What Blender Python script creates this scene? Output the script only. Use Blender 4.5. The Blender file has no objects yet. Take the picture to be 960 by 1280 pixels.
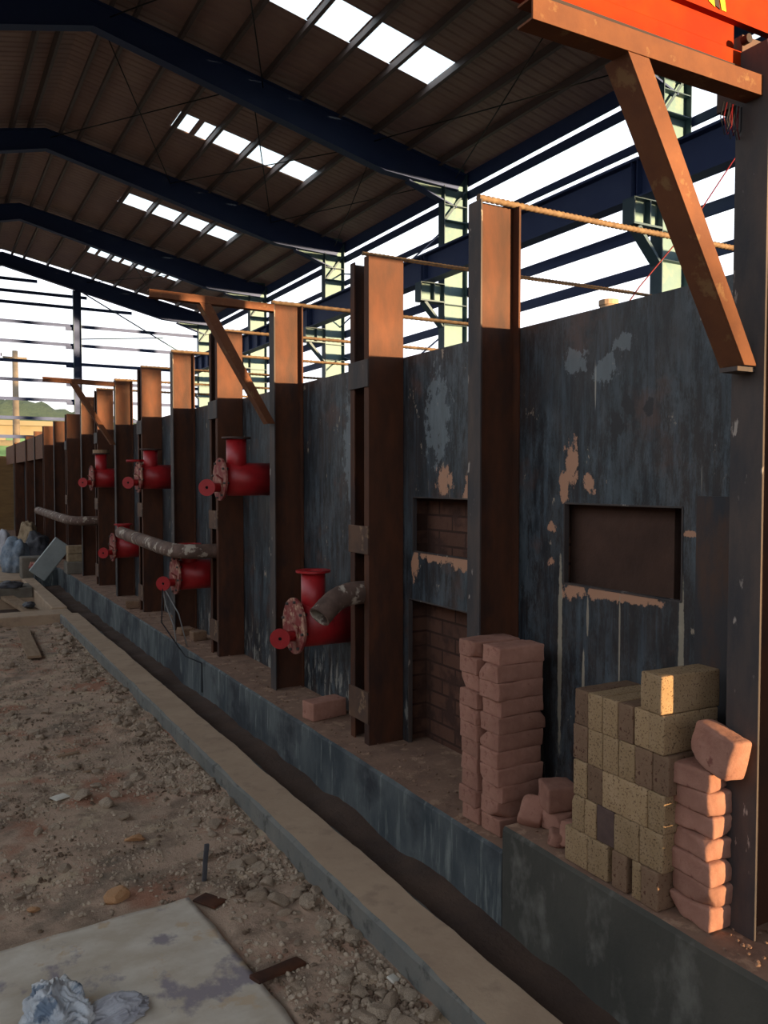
import bpy, bmesh, math, random
from mathutils import Vector, Matrix, noise
random.seed(7)
C = bpy.context.scene.collection
SC = bpy.context.scene
R = math.radians

# ------------------------------------------------------------ camera, sky, sun, exposure
cam_d = bpy.data.cameras.new('camera'); cam = bpy.data.objects.new('camera', cam_d); C.objects.link(cam)
cam.location = (0, 0, 1.6)
cam.rotation_euler = (R(90 - 2.213), 0, R(-29.163))
cam_d.sensor_fit = 'VERTICAL'; cam_d.sensor_height = 24.0; cam_d.lens = 1035 / 1280 * 24
cam_d.clip_start = 0.05; cam_d.clip_end = 2000
SC.camera = cam
SC.view_settings.view_transform = 'Standard'; SC.view_settings.look = 'None'
SC.view_settings.gamma = 1; SC.view_settings.use_curve_mapping = False
SC.view_settings.exposure = 0.12

world = bpy.data.worlds.new('sky'); SC.world = world; world.use_nodes = True
wn = world.node_tree.nodes; wl = world.node_tree.links
for n in list(wn): wn.remove(n)
wo = wn.new('ShaderNodeOutputWorld'); bg = wn.new('ShaderNodeBackground')
tc = wn.new('ShaderNodeTexCoord'); sx = wn.new('ShaderNodeSeparateXYZ'); cr = wn.new('ShaderNodeValToRGB')
wl.new(tc.outputs['Generated'], sx.inputs[0]); wl.new(sx.outputs['Z'], cr.inputs[0]); wl.new(cr.outputs[0], bg.inputs[0]); wl.new(bg.outputs[0], wo.inputs[0])
cr.color_ramp.elements[0].position = 0.0; cr.color_ramp.elements[0].color = (1.0, 0.93, 0.84, 1)
cr.color_ramp.elements[1].position = 0.55; cr.color_ramp.elements[1].color = (0.74, 0.86, 1.0, 1)
e = cr.color_ramp.elements.new(0.12); e.color = (0.93, 0.95, 1.0, 1)
SKY = 1.6
bg.inputs[1].default_value = SKY

sun_d = bpy.data.lights.new('low_sun', 'SUN'); sun = bpy.data.objects.new('low_sun', sun_d); C.objects.link(sun)
AZ = -20.0; EL = 0.3       # light travels towards +Y and -X, almost level
sd = Vector((math.sin(R(AZ)) * math.cos(R(EL)), math.cos(R(AZ)) * math.cos(R(EL)), -math.sin(R(EL))))
sun.rotation_euler = sd.to_track_quat('-Z', 'Y').to_euler(); sun.location = (-6, -30, 6)
sun_d.energy = 18.0; sun_d.color = (1.0, 0.68, 0.36); sun_d.angle = R(1.6)

# ------------------------------------------------------------ helpers
def tag(o, label=None, cat=None, group=None, kind=None):
    if label: o['label'] = label
    if cat: o['category'] = cat
    if group: o['group'] = group
    if kind: o['kind'] = kind
    return o

def thing(name, loc, label, cat, group=None):
    o = bpy.data.objects.new(name, None); C.objects.link(o); o.location = loc; o.empty_display_size = .05
    bpy.context.view_layer.update()
    return tag(o, label, cat, group)

class MB:
    def __init__(s): s.v = []; s.f = []; s.m = []; s.sm = []
    def add(s, vs, fs, mi=0, smooth=False):
        b = len(s.v); s.v += [tuple(v) for v in vs]
        for f in fs: s.f.append([b + i for i in f]); s.m.append(mi); s.sm.append(smooth)
        return s
    def box(s, x0, x1, y0, y1, z0, z1, mi=0, M=None):
        vs = [Vector((x, y, z)) for x in (x0, x1) for y in (y0, y1) for z in (z0, z1)]
        if M: vs = [M @ v for v in vs]
        return s.add(vs, [(0,1,3,2),(4,6,7,5),(0,4,5,1),(2,3,7,6),(0,2,6,4),(1,5,7,3)], mi)
    def prism(s, pts, axis, a, b, mi=0):
        # pts: 2D outline; axis: extrusion axis
        def P(p, t):
            return {'x': (t, p[0], p[1]), 'y': (p[0], t, p[1]), 'z': (p[0], p[1], t)}[axis]
        n = len(pts); vs = [P(p, a) for p in pts] + [P(p, b) for p in pts]
        fs = [list(range(n))[::-1], list(range(n, 2*n))] + [(i, (i+1) % n, n+(i+1) % n, n+i) for i in range(n)]
        return s.add(vs, fs, mi)
    def tube(s, path, r, n=12, caps=True, mi=0, hollow=False):
        path = [Vector(p) for p in path]; rs = r if isinstance(r, (list, tuple)) else [r]*len(path)
        rings = []; up = None
        for i, p in enumerate(path):
            t = (path[min(i+1, len(path)-1)] - path[max(i-1, 0)]).normalized()
            if up is None:
                up = Vector((0,0,1)) if abs(t.z) < .9 else Vector((1,0,0))
            u = t.cross(up).normalized(); w = u.cross(t).normalized(); up = w
            rings.append([p + (u*math.cos(2*math.pi*k/n) + w*math.sin(2*math.pi*k/n))*rs[i] for k in range(n)])
        b = len(s.v)
        for rg in rings: s.v += [tuple(q) for q in rg]
        for i in range(len(rings)-1):
            for k in range(n):
                s.f.append([b+i*n+k, b+i*n+(k+1) % n, b+(i+1)*n+(k+1) % n, b+(i+1)*n+k]); s.m.append(mi); s.sm.append(True)
        if caps:
            s.f.append([b+k for k in range(n)][::-1]); s.m.append(mi); s.sm.append(False)
            s.f.append([b+(len(rings)-1)*n+k for k in range(n)]); s.m.append(mi); s.sm.append(False)
        return s
    def ring(s, c, axis, r0, r1, t, n=24, mi=0):
        # flat annular disc, centre c, thickness t along axis
        ax = Vector(axis).normalized(); up = Vector((0,0,1)) if abs(ax.z) < .9 else Vector((1,0,0))
        u = ax.cross(up).normalized(); w = u.cross(ax); c = Vector(c); vs = []
        for (rr, tt) in ((r0,-t/2),(r1,-t/2),(r1,t/2),(r0,t/2)):
            vs += [c + ax*tt + (u*math.cos(2*math.pi*k/n)+w*math.sin(2*math.pi*k/n))*rr for k in range(n)]
        fs = []
        for j in range(4):
            for k in range(n): fs.append((j*n+k, j*n+(k+1) % n, ((j+1) % 4)*n+(k+1) % n, ((j+1) % 4)*n+k))
        return s.add(vs, fs, mi)
    def build(s, name, mats, parent=None, bevel=0):
        me = bpy.data.meshes.new(name)
        off = Vector((0,0,0))
        if parent is not None:
            off = parent.matrix_world.translation if parent.parent is None else parent.matrix_world.translation
        me.from_pydata([tuple(Vector(v) - off) for v in s.v], [], s.f)
        for m in (mats if isinstance(mats, (list, tuple)) else [mats]): me.materials.append(m)
        for p, mi, sm in zip(me.polygons, s.m, s.sm): p.material_index = mi; p.use_smooth = sm
        bm = bmesh.new(); bm.from_mesh(me); bmesh.ops.recalc_face_normals(bm, faces=bm.faces); bm.to_mesh(me); bm.free()
        o = bpy.data.objects.new(name, me); C.objects.link(o)
        if parent is not None: o.parent = parent
        if bevel:
            b = o.modifiers.new('bevel', 'BEVEL'); b.width = bevel; b.segments = 2; b.limit_method = 'ANGLE'
        return o

def structure(o): o['kind'] = 'structure'; return o

# ------------------------------------------------------------ materials
def srgb(r, g, b):
    f = lambda c: (c/255/12.92) if c/255 <= .04045 else ((c/255+.055)/1.055)**2.4
    return (f(r), f(g), f(b), 1)

class NT:
    def __init__(s, name):
        s.m = bpy.data.materials.new(name); s.m.use_nodes = True; s.t = s.m.node_tree; s.n = s.t.nodes; s.l = s.t.links
        s.b = s.n['Principled BSDF']; s.tc = s.n.new('ShaderNodeTexCoord'); s.co = s.tc.outputs['Object']
    def geo(s):
        g = s.n.new('ShaderNodeNewGeometry'); s.co = g.outputs['Position']; return s
    def noise(s, scale, detail=6, stretch=(1,1,1), rough=.6, off=(0,0,0)):
        mp = s.n.new('ShaderNodeMapping'); mp.inputs['Scale'].default_value = stretch; mp.inputs['Location'].default_value = off
        s.l.new(s.co, mp.inputs[0]); n = s.n.new('ShaderNodeTexNoise'); n.inputs['Scale'].default_value = scale
        n.inputs['Detail'].default_value = detail; n.inputs['Roughness'].default_value = rough; s.l.new(mp.outputs[0], n.inputs['Vector'])
        return n.outputs['Fac']
    def ramp(s, fac, a, b, ca=(0,0,0,1), cb=(1,1,1,1)):
        r = s.n.new('ShaderNodeValToRGB'); r.color_ramp.elements[0].position = a; r.color_ramp.elements[1].position = b
        r.color_ramp.elements[0].color = ca; r.color_ramp.elements[1].color = cb; s.l.new(fac, r.inputs[0]); return r.outputs[0]
    def mix(s, fac, a, b, mode='MIX'):
        m = s.n.new('ShaderNodeMix'); m.data_type = 'RGBA'; m.blend_type = mode
        for sock, val in ((m.inputs[0], fac), (m.inputs[6], a), (m.inputs[7], b)):
            if hasattr(val, 'links') or hasattr(val, 'is_linked'): s.l.new(val, sock)
            else: sock.default_value = val
        return m.outputs[2]
    def math(s, op, a, b=None):
        m = s.n.new('ShaderNodeMath'); m.operation = op
        for i, val in enumerate((a, b)):
            if val is None: continue
            if hasattr(val, 'is_linked'): s.l.new(val, m.inputs[i])
            else: m.inputs[i].default_value = val
        return m.outputs[0]
    def bump(s, h, strength=.4, dist=.01):
        b = s.n.new('ShaderNodeBump'); b.inputs['Strength'].default_value = strength; b.inputs['Distance'].default_value = dist
        s.l.new(h, b.inputs['Height']); s.l.new(b.outputs[0], s.b.inputs['Normal']); return s
    def out(s, col, rough=.8, metal=0.0, spec=.3):
        if hasattr(col, 'is_linked'): s.l.new(col, s.b.inputs['Base Color'])
        else: s.b.inputs['Base Color'].default_value = col
        if hasattr(rough, 'is_linked'): s.l.new(rough, s.b.inputs['Roughness'])
        else: s.b.inputs['Roughness'].default_value = rough
        s.b.inputs['Metallic'].default_value = metal; s.b.inputs['Specular IOR Level'].default_value = spec
        return s.m
    def blob(s, y, z, ry, rz, warp=1.0, wscale=22):
        # mask of a splash on a plane of constant X, world position
        mp = s.n.new('ShaderNodeMapping'); mp.inputs['Location'].default_value = (0, -y/ry, -z/rz); mp.inputs['Scale'].default_value = (0, 1/ry, 1/rz)
        s.l.new(s.co, mp.inputs[0]); ln = s.n.new('ShaderNodeVectorMath'); ln.operation = 'LENGTH'; s.l.new(mp.outputs[0], ln.inputs[0])
        if not hasattr(s, '_w'): s._w = s.noise(wscale, 9, (1,1,.7), .72)
        a = s.math('ADD', ln.outputs['Value'], s.math('MULTIPLY', s._w, warp*4))
        return s.ramp(s.math('MULTIPLY', a, .15), (.95+warp*2-.08)*.15, (.95+warp*2+.08)*.15, (1,1,1,1), (0,0,0,1))

def simple(name, c1, c2, scale=6, rough=.8, metal=0, bump=.3, bscale=40, bdist=.004, stretch=(1,1,1), lo=.35, hi=.65, c3=None, s3=20, t3=(.6,.66), rnd=0, spec=.3):
    t = NT(name); n = t.noise(scale, 8, stretch); col = t.mix(t.ramp(n, lo, hi), c1, c2)
    if c3: col = t.mix(t.ramp(t.noise(s3, 6, stretch, off=(3,1,5)), *t3), col, c3)
    if rnd:
        oi = t.n.new('ShaderNodeObjectInfo'); v = t.math('ADD', t.math('MULTIPLY', oi.outputs['Random'], rnd), 1-rnd/2)
        hv = t.n.new('ShaderNodeHueSaturation'); t.l.new(v, hv.inputs['Value']); t.l.new(col, hv.inputs['Color']); col = hv.outputs[0]
    t.bump(t.noise(bscale, 8), bump, bdist)
    return t.out(col, rough, metal, spec)

M = {}
M['rust'] = simple('rusty_steel', srgb(64,40,29), srgb(88,51,32), 9, .75, .0, .35, 90, .003, (1,1,.35), c3=srgb(52,36,32), s3=5, t3=(.52,.66))
M['rust_bright'] = simple('orange_rusted_steel', srgb(92,54,33), srgb(104,62,36), 12, .75, 0, .3, 90, .002, c3=srgb(120,88,56), s3=16, t3=(.58,.66))
M['scale'] = simple('mill_scale_steel', srgb(58,56,58), srgb(84,72,66), 10, .7, 0, .3, 80, .002, (1,1,.3), c3=srgb(158,146,136), s3=26, t3=(.64,.68))
M['rusty_batten'] = simple('brown_batten_steel', srgb(98,72,56), srgb(76,58,50), 8, .75, 0, .3, 80, .002, c3=srgb(130,104,80), s3=14, t3=(.58,.66))
M['scale_dark'] = simple('dark_brown_steel', srgb(64,52,50), srgb(86,62,52), 6, .7, 0, .3, 60, .002, (1,1,.3), c3=srgb(150,112,84), s3=9, t3=(.66,.7))
M['scale_cover'] = simple('dark_cover_plate', srgb(50,50,54), srgb(62,58,58), 6, .65, 0, .3, 60, .002, (1,1,.3), c3=srgb(78,58,48), s3=5, t3=(.52,.62))
M['teal'] = simple('blue_green_paint', srgb(52,74,88), srgb(62,84,96), 4, .5, 0, .1, 40, .002)
M['teal_sunlit'] = simple('sunlit_blue_green_paint', srgb(98,124,126), srgb(86,116,122), 3, .55, 0, .1, 40, .002, c3=srgb(112,130,124), s3=4, t3=(.55,.65))  # teal hall paint with sunlight put into the colour; flanges keep the darker copy
M['blue_steel'] = simple('dark_blue_paint', srgb(44,60,102), srgb(50,66,106), 3, .6, 0, .1, 30, .002)
M['purlin'] = simple('galvanised_purlin', srgb(104,90,90), srgb(112,98,96), 3, .6, 0, .1, 30, .002)
M['sheet'] = simple('brown_roof_sheet', srgb(158,128,124), srgb(168,138,130), 2, .6, 0, .1, 30, .002)
M['red'] = simple('red_oxide_paint', srgb(150,22,28), srgb(172,32,36), 8, .42, 0, .12, 30, .003, c3=srgb(120,20,26), s3=14, t3=(.62,.7), spec=.5)
M['red_dusty'] = simple('dusty_pink_red_paint', srgb(150,104,90), srgb(128,50,48), 16, .7, 0, .3, 60, .002, lo=.42, hi=.56, c3=srgb(190,150,124), s3=18, t3=(.56,.62))
M['bore_shade'] = NT('bore_shade_black').out((.008,.006,.006,1), .9)  # near-black discs stand in for the shade inside open pipe ends
M['pipe'] = simple('scaly_grey_pipe', srgb(120,96,84), srgb(84,66,58), 10, .75, 0, .5, 50, .004, c3=srgb(178,164,148), s3=12, t3=(.56,.62))
M['rebar'] = simple('rusty_rebar', srgb(120,98,74), srgb(92,72,54), 30, .75, 0, .2, 90, .001)
M['pink'] = simple('pink_clay_brick', srgb(148,104,88), srgb(170,124,106), 12, .95, 0, .9, 55, .004, rnd=.22, c3=srgb(128,82,70), s3=22, t3=(.62,.7))
M['buff'] = simple('speckled_buff_firebrick', srgb(156,128,94), srgb(170,142,110), 14, .95, 0, .8, 130, .003, rnd=.3, c3=srgb(100,76,56), s3=170, t3=(.56,.62))
M['brown_brick'] = simple('brown_firebrick', srgb(120,94,74), srgb(132,104,82), 14, .95, 0, .8, 120, .003, rnd=.25, c3=srgb(86,56,42), s3=90, t3=(.58,.64))
M['dark_brick'] = simple('dark_burnt_brick', srgb(84,66,62), srgb(98,78,70), 18, .9, 0, .5, 90, .003)
M['concrete_top'] = simple('dusty_concrete', srgb(170,144,120), srgb(184,158,132), 5, .9, 0, .4, 60, .003, c3=srgb(156,132,112), s3=9, t3=(.55,.72))
M['kerb_side'] = simple('grey_kerb_concrete', srgb(112,112,108), srgb(128,124,116), 6, .9, 0, .6, 30, .006, c3=srgb(90,88,84), s3=12, t3=(.55,.65))
t = NT('stained_plinth_concrete').geo()
n1 = t.noise(3.2, 8, (1,1,.5)); c = t.mix(t.ramp(n1, .38, .62), srgb(62,68,72), srgb(98,102,102))
c = t.mix(t.ramp(t.noise(26, 6, (1,1,.12)), .55, .68), c, srgb(124,128,124))
c = t.mix(t.ramp(t.noise(1.7, 5, off=(4,7,1)), .5, .6), c, srgb(56,58,62)); t.bump(t.noise(26, 8), .5, .006)
M['plinth'] = t.out(c, .85)
M['plinth_near'] = simple('grey_plinth_concrete', srgb(88,84,76), srgb(70,68,62), 3, .9, 0, .5, 26, .006, (1,1,.6), c3=srgb(110,106,98), s3=7, t3=(.52,.66))
M['ledge_top'] = simple('dirty_ledge_top', srgb(150,118,98), srgb(126,98,82), 7, .95, 0, .6, 50, .006, c3=srgb(168,136,112), s3=14, t3=(.55,.64))
t = NT('dry_rubble_dirt').geo()
c = t.mix(t.ramp(t.noise(1.6, 8), .36, .64), srgb(178,152,130), srgb(196,164,140))
c = t.mix(t.ramp(t.noise(5, 8, off=(2,8,0)), .48, .62), c, srgb(142,120,102))
c = t.mix(t.ramp(t.noise(60, 4), .6, .68), c, srgb(186,164,138))
c = t.mix(t.ramp(t.noise(2.4, 4, off=(9,1,0)), .54, .64), c, srgb(170,122,98))
c = t.mix(t.ramp(t.noise(3.1, 5, (1,1.4,1), off=(5,5,0)), .56, .64), c, srgb(196,172,144))
c = t.mix(t.ramp(t.noise(2.0, 5, off=(1,3,0)), .56, .66), c, srgb(128,112,96)); t.bump(t.noise(55, 10, rough=.7), .8, .014)
M['dirt'] = t.out(c, .97)
t = NT('stone_grey_brown'); oi = t.n.new('ShaderNodeObjectInfo')
c = t.mix(oi.outputs['Random'], srgb(156,136,116), srgb(188,168,146)); c = t.mix(t.ramp(t.noise(16, 6), .45, .6), c, srgb(130,110,92)); t.bump(t.noise(40, 6), .5, .004)
M['stone'] = t.out(c, .95)
M['pebble'] = simple('mixed_pebbles', srgb(160,140,120), srgb(192,172,150), 12, .95, 0, .4, 60, .003, c3=srgb(104,84,68), s3=7, t3=(.5,.6))
M['orange_stone'] = simple('orange_broken_tile', srgb(190,148,108), srgb(176,126,88), 20, .9, 0, .4, 60, .003)
M['trench'] = simple('trench_dirt', srgb(92,72,60), srgb(76,60,52), 4, .97, 0, .8, 40, .01)
M['outer'] = simple('outer_ground', srgb(74,66,54), srgb(64,64,48), .2, .97, 0, .1, 3, .01)
M['plank'] = simple('dusty_plank', srgb(158,132,106), srgb(136,110,86), 5, .9, 0, .3, 50, .002, (6,1,1))
t = NT('dusty_board').geo()
c = t.mix(t.ramp(t.noise(5, 8, (1,1.4,1)), .36, .62), srgb(212,200,184), srgb(190,174,154))
c = t.mix(t.ramp(t.noise(4.2, 9, (1.3,1,1), off=(.6,5,0)), .55, .62), c, srgb(150,138,140)); c = t.mix(t.ramp(t.noise(7, 8, off=(7,2,0)), .58, .64), c, srgb(196,172,144)); t.bump(t.noise(60, 6), .3, .002)
M['board'] = t.out(c, .85)
M['film'] = simple('crumpled_pale_film', srgb(176,182,190), srgb(210,208,208), 9, .35, 0, .5, 18, .01, c3=srgb(104,118,136), s3=13, t3=(.55,.62), spec=.5)
M['film_white'] = simple('whitish_film', srgb(186,184,188), srgb(160,158,164), 12, .4, 0, .5, 20, .008, spec=.5)
M['sand'] = simple('yellow_sand', srgb(168,146,112), srgb(150,126,96), 8, .98, 0, .4, 90, .002)
M['white_chip'] = simple('white_scrap', srgb(225,218,205), srgb(200,190,175), 8, .7, 0, .2, 40, .001)
M['grey_panel'] = simple('grey_painted_sheet_metal', srgb(150,156,154), srgb(134,140,138), 4, .5, 0, .1, 30, .001, spec=.4)
M['blue_bag'] = simple('blue_grey_sack', srgb(110,124,140), srgb(150,160,170), 14, .6, 0, .6, 24, .01)
M['dark_bag'] = simple('dark_sack', srgb(62,62,68), srgb(84,82,84), 14, .6, 0, .6, 24, .01)
M['tan_bag'] = simple('tan_sack', srgb(168,146,116), srgb(140,118,92), 14, .8, 0, .6, 24, .01)
M['tan_wall'] = simple('tan_boarding', srgb(150,118,78), srgb(132,104,70), 3, .9, 0, .3, 20, .01, (1,1,5))
M['cement_block'] = simple('cement_block', srgb(128,120,108), srgb(110,102,92), 7, .95, 0, .5, 40, .006)
M['orange_paint'] = simple('orange_red_paint', srgb(138,44,8), srgb(126,32,8), 6, .7, 0, .05, 20, .001, spec=.08)
M['yellow_paint'] = NT('yellow_paint').out(srgb(160,150,26), .5)
M['black_paint'] = NT('black_paint').out(srgb(40,26,22), .5)
M['wire_red'] = NT('red_wire').out(srgb(96,20,26), .5)
M['wire_grey'] = NT('grey_wire').out(srgb(150,150,148), .6)
M['wire_black'] = NT('black_cable').out(srgb(30,30,34), .6)
M['leaf'] = simple('hill_scrub', srgb(44,58,48), srgb(58,70,56), .25, .95, 0, .6, 1.2, .5)
M['cream'] = simple('cream_render', srgb(112,104,84), srgb(104,96,76), .6, .9, 0, .1, 5, .01)
M['green_tarp'] = simple('green_paint', srgb(40,84,56), srgb(52,92,62), 2, .6, 0, .1, 10, .01)
M['pole_concrete'] = simple('pole_concrete', srgb(130,116,98), srgb(116,102,84), 1, .9, 0, .1, 10, .01)
M['cladding'] = simple('rear_cladding', srgb(110,106,104), srgb(124,118,112), 1.5, .7, 0, .1, 10, .005)
t = NT('translucent_rooflight')
for n in (t.b,): t.n.remove(n)
tr = t.n.new('ShaderNodeBsdfTranslucent'); tp = t.n.new('ShaderNodeBsdfTransparent'); mx = t.n.new('ShaderNodeMixShader')
tr.inputs[0].default_value = (.9,.95,.92,1); tp.inputs[0].default_value = (.85,.95,.92,1); mx.inputs[0].default_value = .45
t.l.new(tr.outputs[0], mx.inputs[1]); t.l.new(tp.outputs[0], mx.inputs[2]); t.l.new(mx.outputs[0], t.n['Material Output'].inputs[0]); M['rooflight'] = t.m

# furnace shell plate: blue-black mill scale, grey-blue wash marks, tan mortar splashes
t = NT('furnace_shell_plate').geo()
c = t.mix(t.ramp(t.noise(4, 10, (1,1,.5), .7), .42, .60), srgb(26,28,32), srgb(50,42,40))
c = t.mix(t.math('MULTIPLY', t.ramp(t.noise(30, 8, (1,1,.06), .7, (0,7,0)), .5, .62), .6), c, srgb(62,72,80))
wash = t.math('MULTIPLY', t.ramp(t.noise(11, 15, (1,1,.28), .85), .46, .56), t.math('ADD', t.math('MULTIPLY', t.ramp(t.noise(2.6, 6, (1,1.1,.7), off=(0,2.2,.35)), .42, .56), .65), .35))
sp = t.n.new('ShaderNodeSeparateXYZ'); t.l.new(t.co, sp.inputs[0])
hi = t.math('MULTIPLY', t.ramp(sp.outputs['Z'], 1.35, 1.75), t.ramp(sp.outputs['Z'], 2.1, 2.22, (1,1,1,1), (.25,.25,.25,1)))
c = t.mix(t.math('MULTIPLY', wash, t.math('ADD', t.math('MULTIPLY', hi, .85), .15)), c, srgb(150,170,180))
c = t.mix(t.math('MULTIPLY', t.ramp(t.noise(30, 8, (1,1,.5)), .60, .66), .6), c, srgb(40,36,38))
c = t.mix(t.math('MULTIPLY', t.ramp(t.noise(3.4, 6, off=(0,4,2)), .56, .66), .5), c, srgb(88,60,48))
c = t.mix(t.ramp(t.noise(11, 10, (1,1,.55), .7, (0,1,6)), .635, .655), c, srgb(150,136,118))
lines = t.math('MULTIPLY', t.ramp(t.noise(38, 3, (1,1,.03)), .70, .73), t.ramp(sp.outputs['Z'], 1.1, 1.25, (1,1,1,1), (0,0,0,1)))
c = t.mix(t.math('MULTIPLY', lines, .7), c, srgb(170,164,150))
foot = t.math('MULTIPLY', t.ramp(t.noise(22, 8, (1,1,.25), .7, (0,3,0)), .54, .60), t.ramp(sp.outputs['Z'], .40, .62, (1,1,1,1), (0,0,0,1)))
c = t.mix(t.math('MULTIPLY', foot, .7), c, srgb(160,156,146))
tan = srgb(176,130,102)
for (y, z, ry, rz) in ((2.375,1.66,.035,.085),(2.41,1.575,.028,.06),(2.28,1.585,.028,.035),(3.24,1.60,.06,.07),(2.48,1.42,.025,.02),(2.48,1.285,.022,.02),
                       (1.80,1.428,.045,.012),(2.2,1.19,.12,.022),(2.03,1.195,.10,.02),(2.35,1.19,.08,.03),(3.3,1.235,.16,.025),(3.1,1.22,.09,.03),(3.5,1.2,.03,.08),(3.06,1.5,.02,.12)):
    c = t.mix(t.blob(y, z, ry, rz), c, tan)
for (y, z, ry, rz) in ((2.36,2.04,.06,.05),(2.2,2.0,.05,.05),(2.12,2.08,.05,.03),(3.3,1.9,.10,.2),(4.2,1.75,.08,.3)):
    c = t.mix(t.math('MULTIPLY', t.blob(y, z, ry, rz), .4), c, srgb(136,146,150))
for (y, z, ry, rz) in ((2.09,1.86,.03,.035),(2.14,1.80,.035,.045),(2.0,1.84,.02,.03)):
    c = t.mix(t.math('MULTIPLY', t.blob(y, z, ry, rz), .9), c, srgb(30,28,30))
for (y, z, ry, rz) in ((2.43,.95,.012,.38),(1.85,1.02,.012,.3),(2.28,1.1,.006,.08),(2.3,.85,.007,.12),(2.12,1.0,.004,.2)):
    c = t.mix(t.math('MULTIPLY', t.blob(y, z, ry, rz, .35), .85), c, srgb(160,148,128))
t.bump(t.noise(18, 8), .35, .004)
M['shell'] = t.out(c, .55, 0, .45)
t = NT('mortared_lining'); t.geo()
br = t.n.new('ShaderNodeTexBrick'); mp = t.n.new('ShaderNodeMapping'); mp.vector_type = 'POINT'; mp.inputs['Rotation'].default_value = (R(90), 0, R(90))
sw = t.n.new('ShaderNodeSeparateXYZ'); cb = t.n.new('ShaderNodeCombineXYZ'); t.l.new(t.co, sw.inputs[0]); t.l.new(sw.outputs['Y'], cb.inputs[0]); t.l.new(sw.outputs['Z'], cb.inputs[1])
t.l.new(cb.outputs[0], br.inputs[0]); br.inputs['Scale'].default_value = 1; br.inputs['Brick Width'].default_value = .23; br.inputs['Row Height'].default_value = .075; br.inputs['Mortar Size'].default_value = .006
br.inputs['Color1'].default_value = srgb(104,72,58); br.inputs['Color2'].default_value = srgb(90,62,50); br.inputs['Mortar'].default_value = srgb(64,44,36)
c = t.mix(t.ramp(t.noise(7, 7), .46, .6), br.outputs[0], srgb(72,50,42)); t.bump(t.noise(30, 6), .5, .01)
M['lining'] = t.out(c, .95)

M['plaster'] = simple('dark_brown_plaster', srgb(64,46,38), srgb(78,56,46), 5, .95, 0, .6, 30, .01)
# ------------------------------------------------------------ the setting: ground, kerb, trench, plinth
def grid_mesh(name, xs, ys, hf, mat):
    vs = [(x, y, hf(x, y)) for y in ys for x in xs]; nx = len(xs)
    fs = [(j*nx+i, j*nx+i+1, (j+1)*nx+i+1, (j+1)*nx+i) for j in range(len(ys)-1) for i in range(nx-1)]
    mb = MB(); mb.add(vs, fs, 0, True); return mb.build(name, mat)

def lin(a, b, st):
    n = max(1, round((b-a)/st)); return [a+(b-a)*i/n for i in range(n+1)]
def gh(x, y):
    p = Vector((x, y, 0)); h = noise.fractal(p*1.3, 1.0, 2.0, 4)*.022 + noise.fractal(p*7, 1.0, 2.0, 4)*.008 + noise.noise(p*26)*.004
    k = max(0, min(1, (x-.95)/.3)); h += k*.012
    if 0 < x < .95 and 2.1 < y < 3.15: h = h*.25 - .012
    return h - .004
grounds = grid_mesh('floor', lin(-6,-.05,.3)+lin(0,1.33,.019), lin(-10,1.4,.4)+lin(1.5,4.5,.019)[0:]+lin(4.53,9.9,.04), gh, M['dirt']); structure(grounds)
o = grid_mesh('outer_ground', lin(-300,400,50), lin(-300,600,50), lambda x, y: -.3, M['outer']); structure(o)
b = MB()   # concrete slab area beyond the rubble
b.box(-6, 1.29, 10.2, 10.3, -.2, .06); b.box(-6, .1, 10.3, 13.4, -.2, .05); b.box(-6, 1.55, 13.6, 33, -.2, .09); b.box(.1, 1.29, 12.0, 13.6, -.2, .02)
o = b.build('floor_slab', M['concrete_top']); structure(o)
b = MB(); b.box(.1, 1.29, 10.3, 12.0, -.3, -.12); structure(b.build('pit_floor', M['trench']))
b = MB(); b.box(-4, 1.46, 9.85, 10.22, -.2, .10); structure(b.build('pit_kerb_front', M['concrete_top'], bevel=.01))
b = MB(); b.box(1.29, 1.46, 10.22, 13.5, -.2, .12); structure(b.build('pit_kerb_side', M['concrete_top'], bevel=.01))

def rough_bar(name, x0, x1, y0, y1, z0, z1, mats, st=.08, amp=.006, side_mat=True):
    ys = lin(y0, y1, st); b = MB(); prof = []
    for y in ys:
        j = lambda k: noise.noise(Vector((k*7.3, y*3, k)))*amp + noise.noise(Vector((k*3.3, y*14, k)))*amp*.4
        prof.append([(x0+j(1)*.6, y, z0), (x0+j(2), y, z1-.012), (x0+.012+j(3), y, z1+j(4)*.5), (x1-.012+j(5), y, z1+j(6)*.5), (x1+j(7), y, z1-.012), (x1+j(8)*.6, y, z0)])
    vs = [p for pr in prof for p in pr]; n = 6
    for i in range(len(ys)-1):
        pass
    b.v = vs
    for i in range(len(ys)-1):
        for k in range(5):
            b.f.append([i*n+k, i*n+k+1, (i+1)*n+k+1, (i+1)*n+k]); b.m.append(0 if k == 2 else 1); b.sm.append(False)
        b.f.append([i*n+5, i*n, (i+1)*n, (i+1)*n+5]); b.m.append(1); b.sm.append(False)
    b.f.append([0,1,2,3,4,5]); b.m.append(1); b.sm.append(False); L = (len(ys)-1)*n
    b.f.append([L+5,L+4,L+3,L+2,L+1,L]); b.m.append(1); b.sm.append(False)
    return structure(b.build(name, mats))
rough_bar('trench_kerb', 1.325, 1.53, .3, 9.83, -.3, .10, [M['concrete_top'], M['kerb_side']], .05, .011)
rough_bar('concrete_plinth', 1.79, 4.6, 2.345, 13.4, -.35, .27, [M['ledge_top'], M['plinth']])
rough_bar('raised_plinth', 1.79, 4.6, .2, 2.34, -.35, .36, [M['ledge_top'], M['plinth_near']])
b = MB(); b.box(1.465, 1.785, 13.4, 13.6, -.3, .24); b.box(1.555, 4.6, 13.605, 24, -.35, .254); b.box(1.795, 4.6, 13.402, 13.604, -.35, .254)
structure(b.build('end_plinth', M['plinth']))
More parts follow.
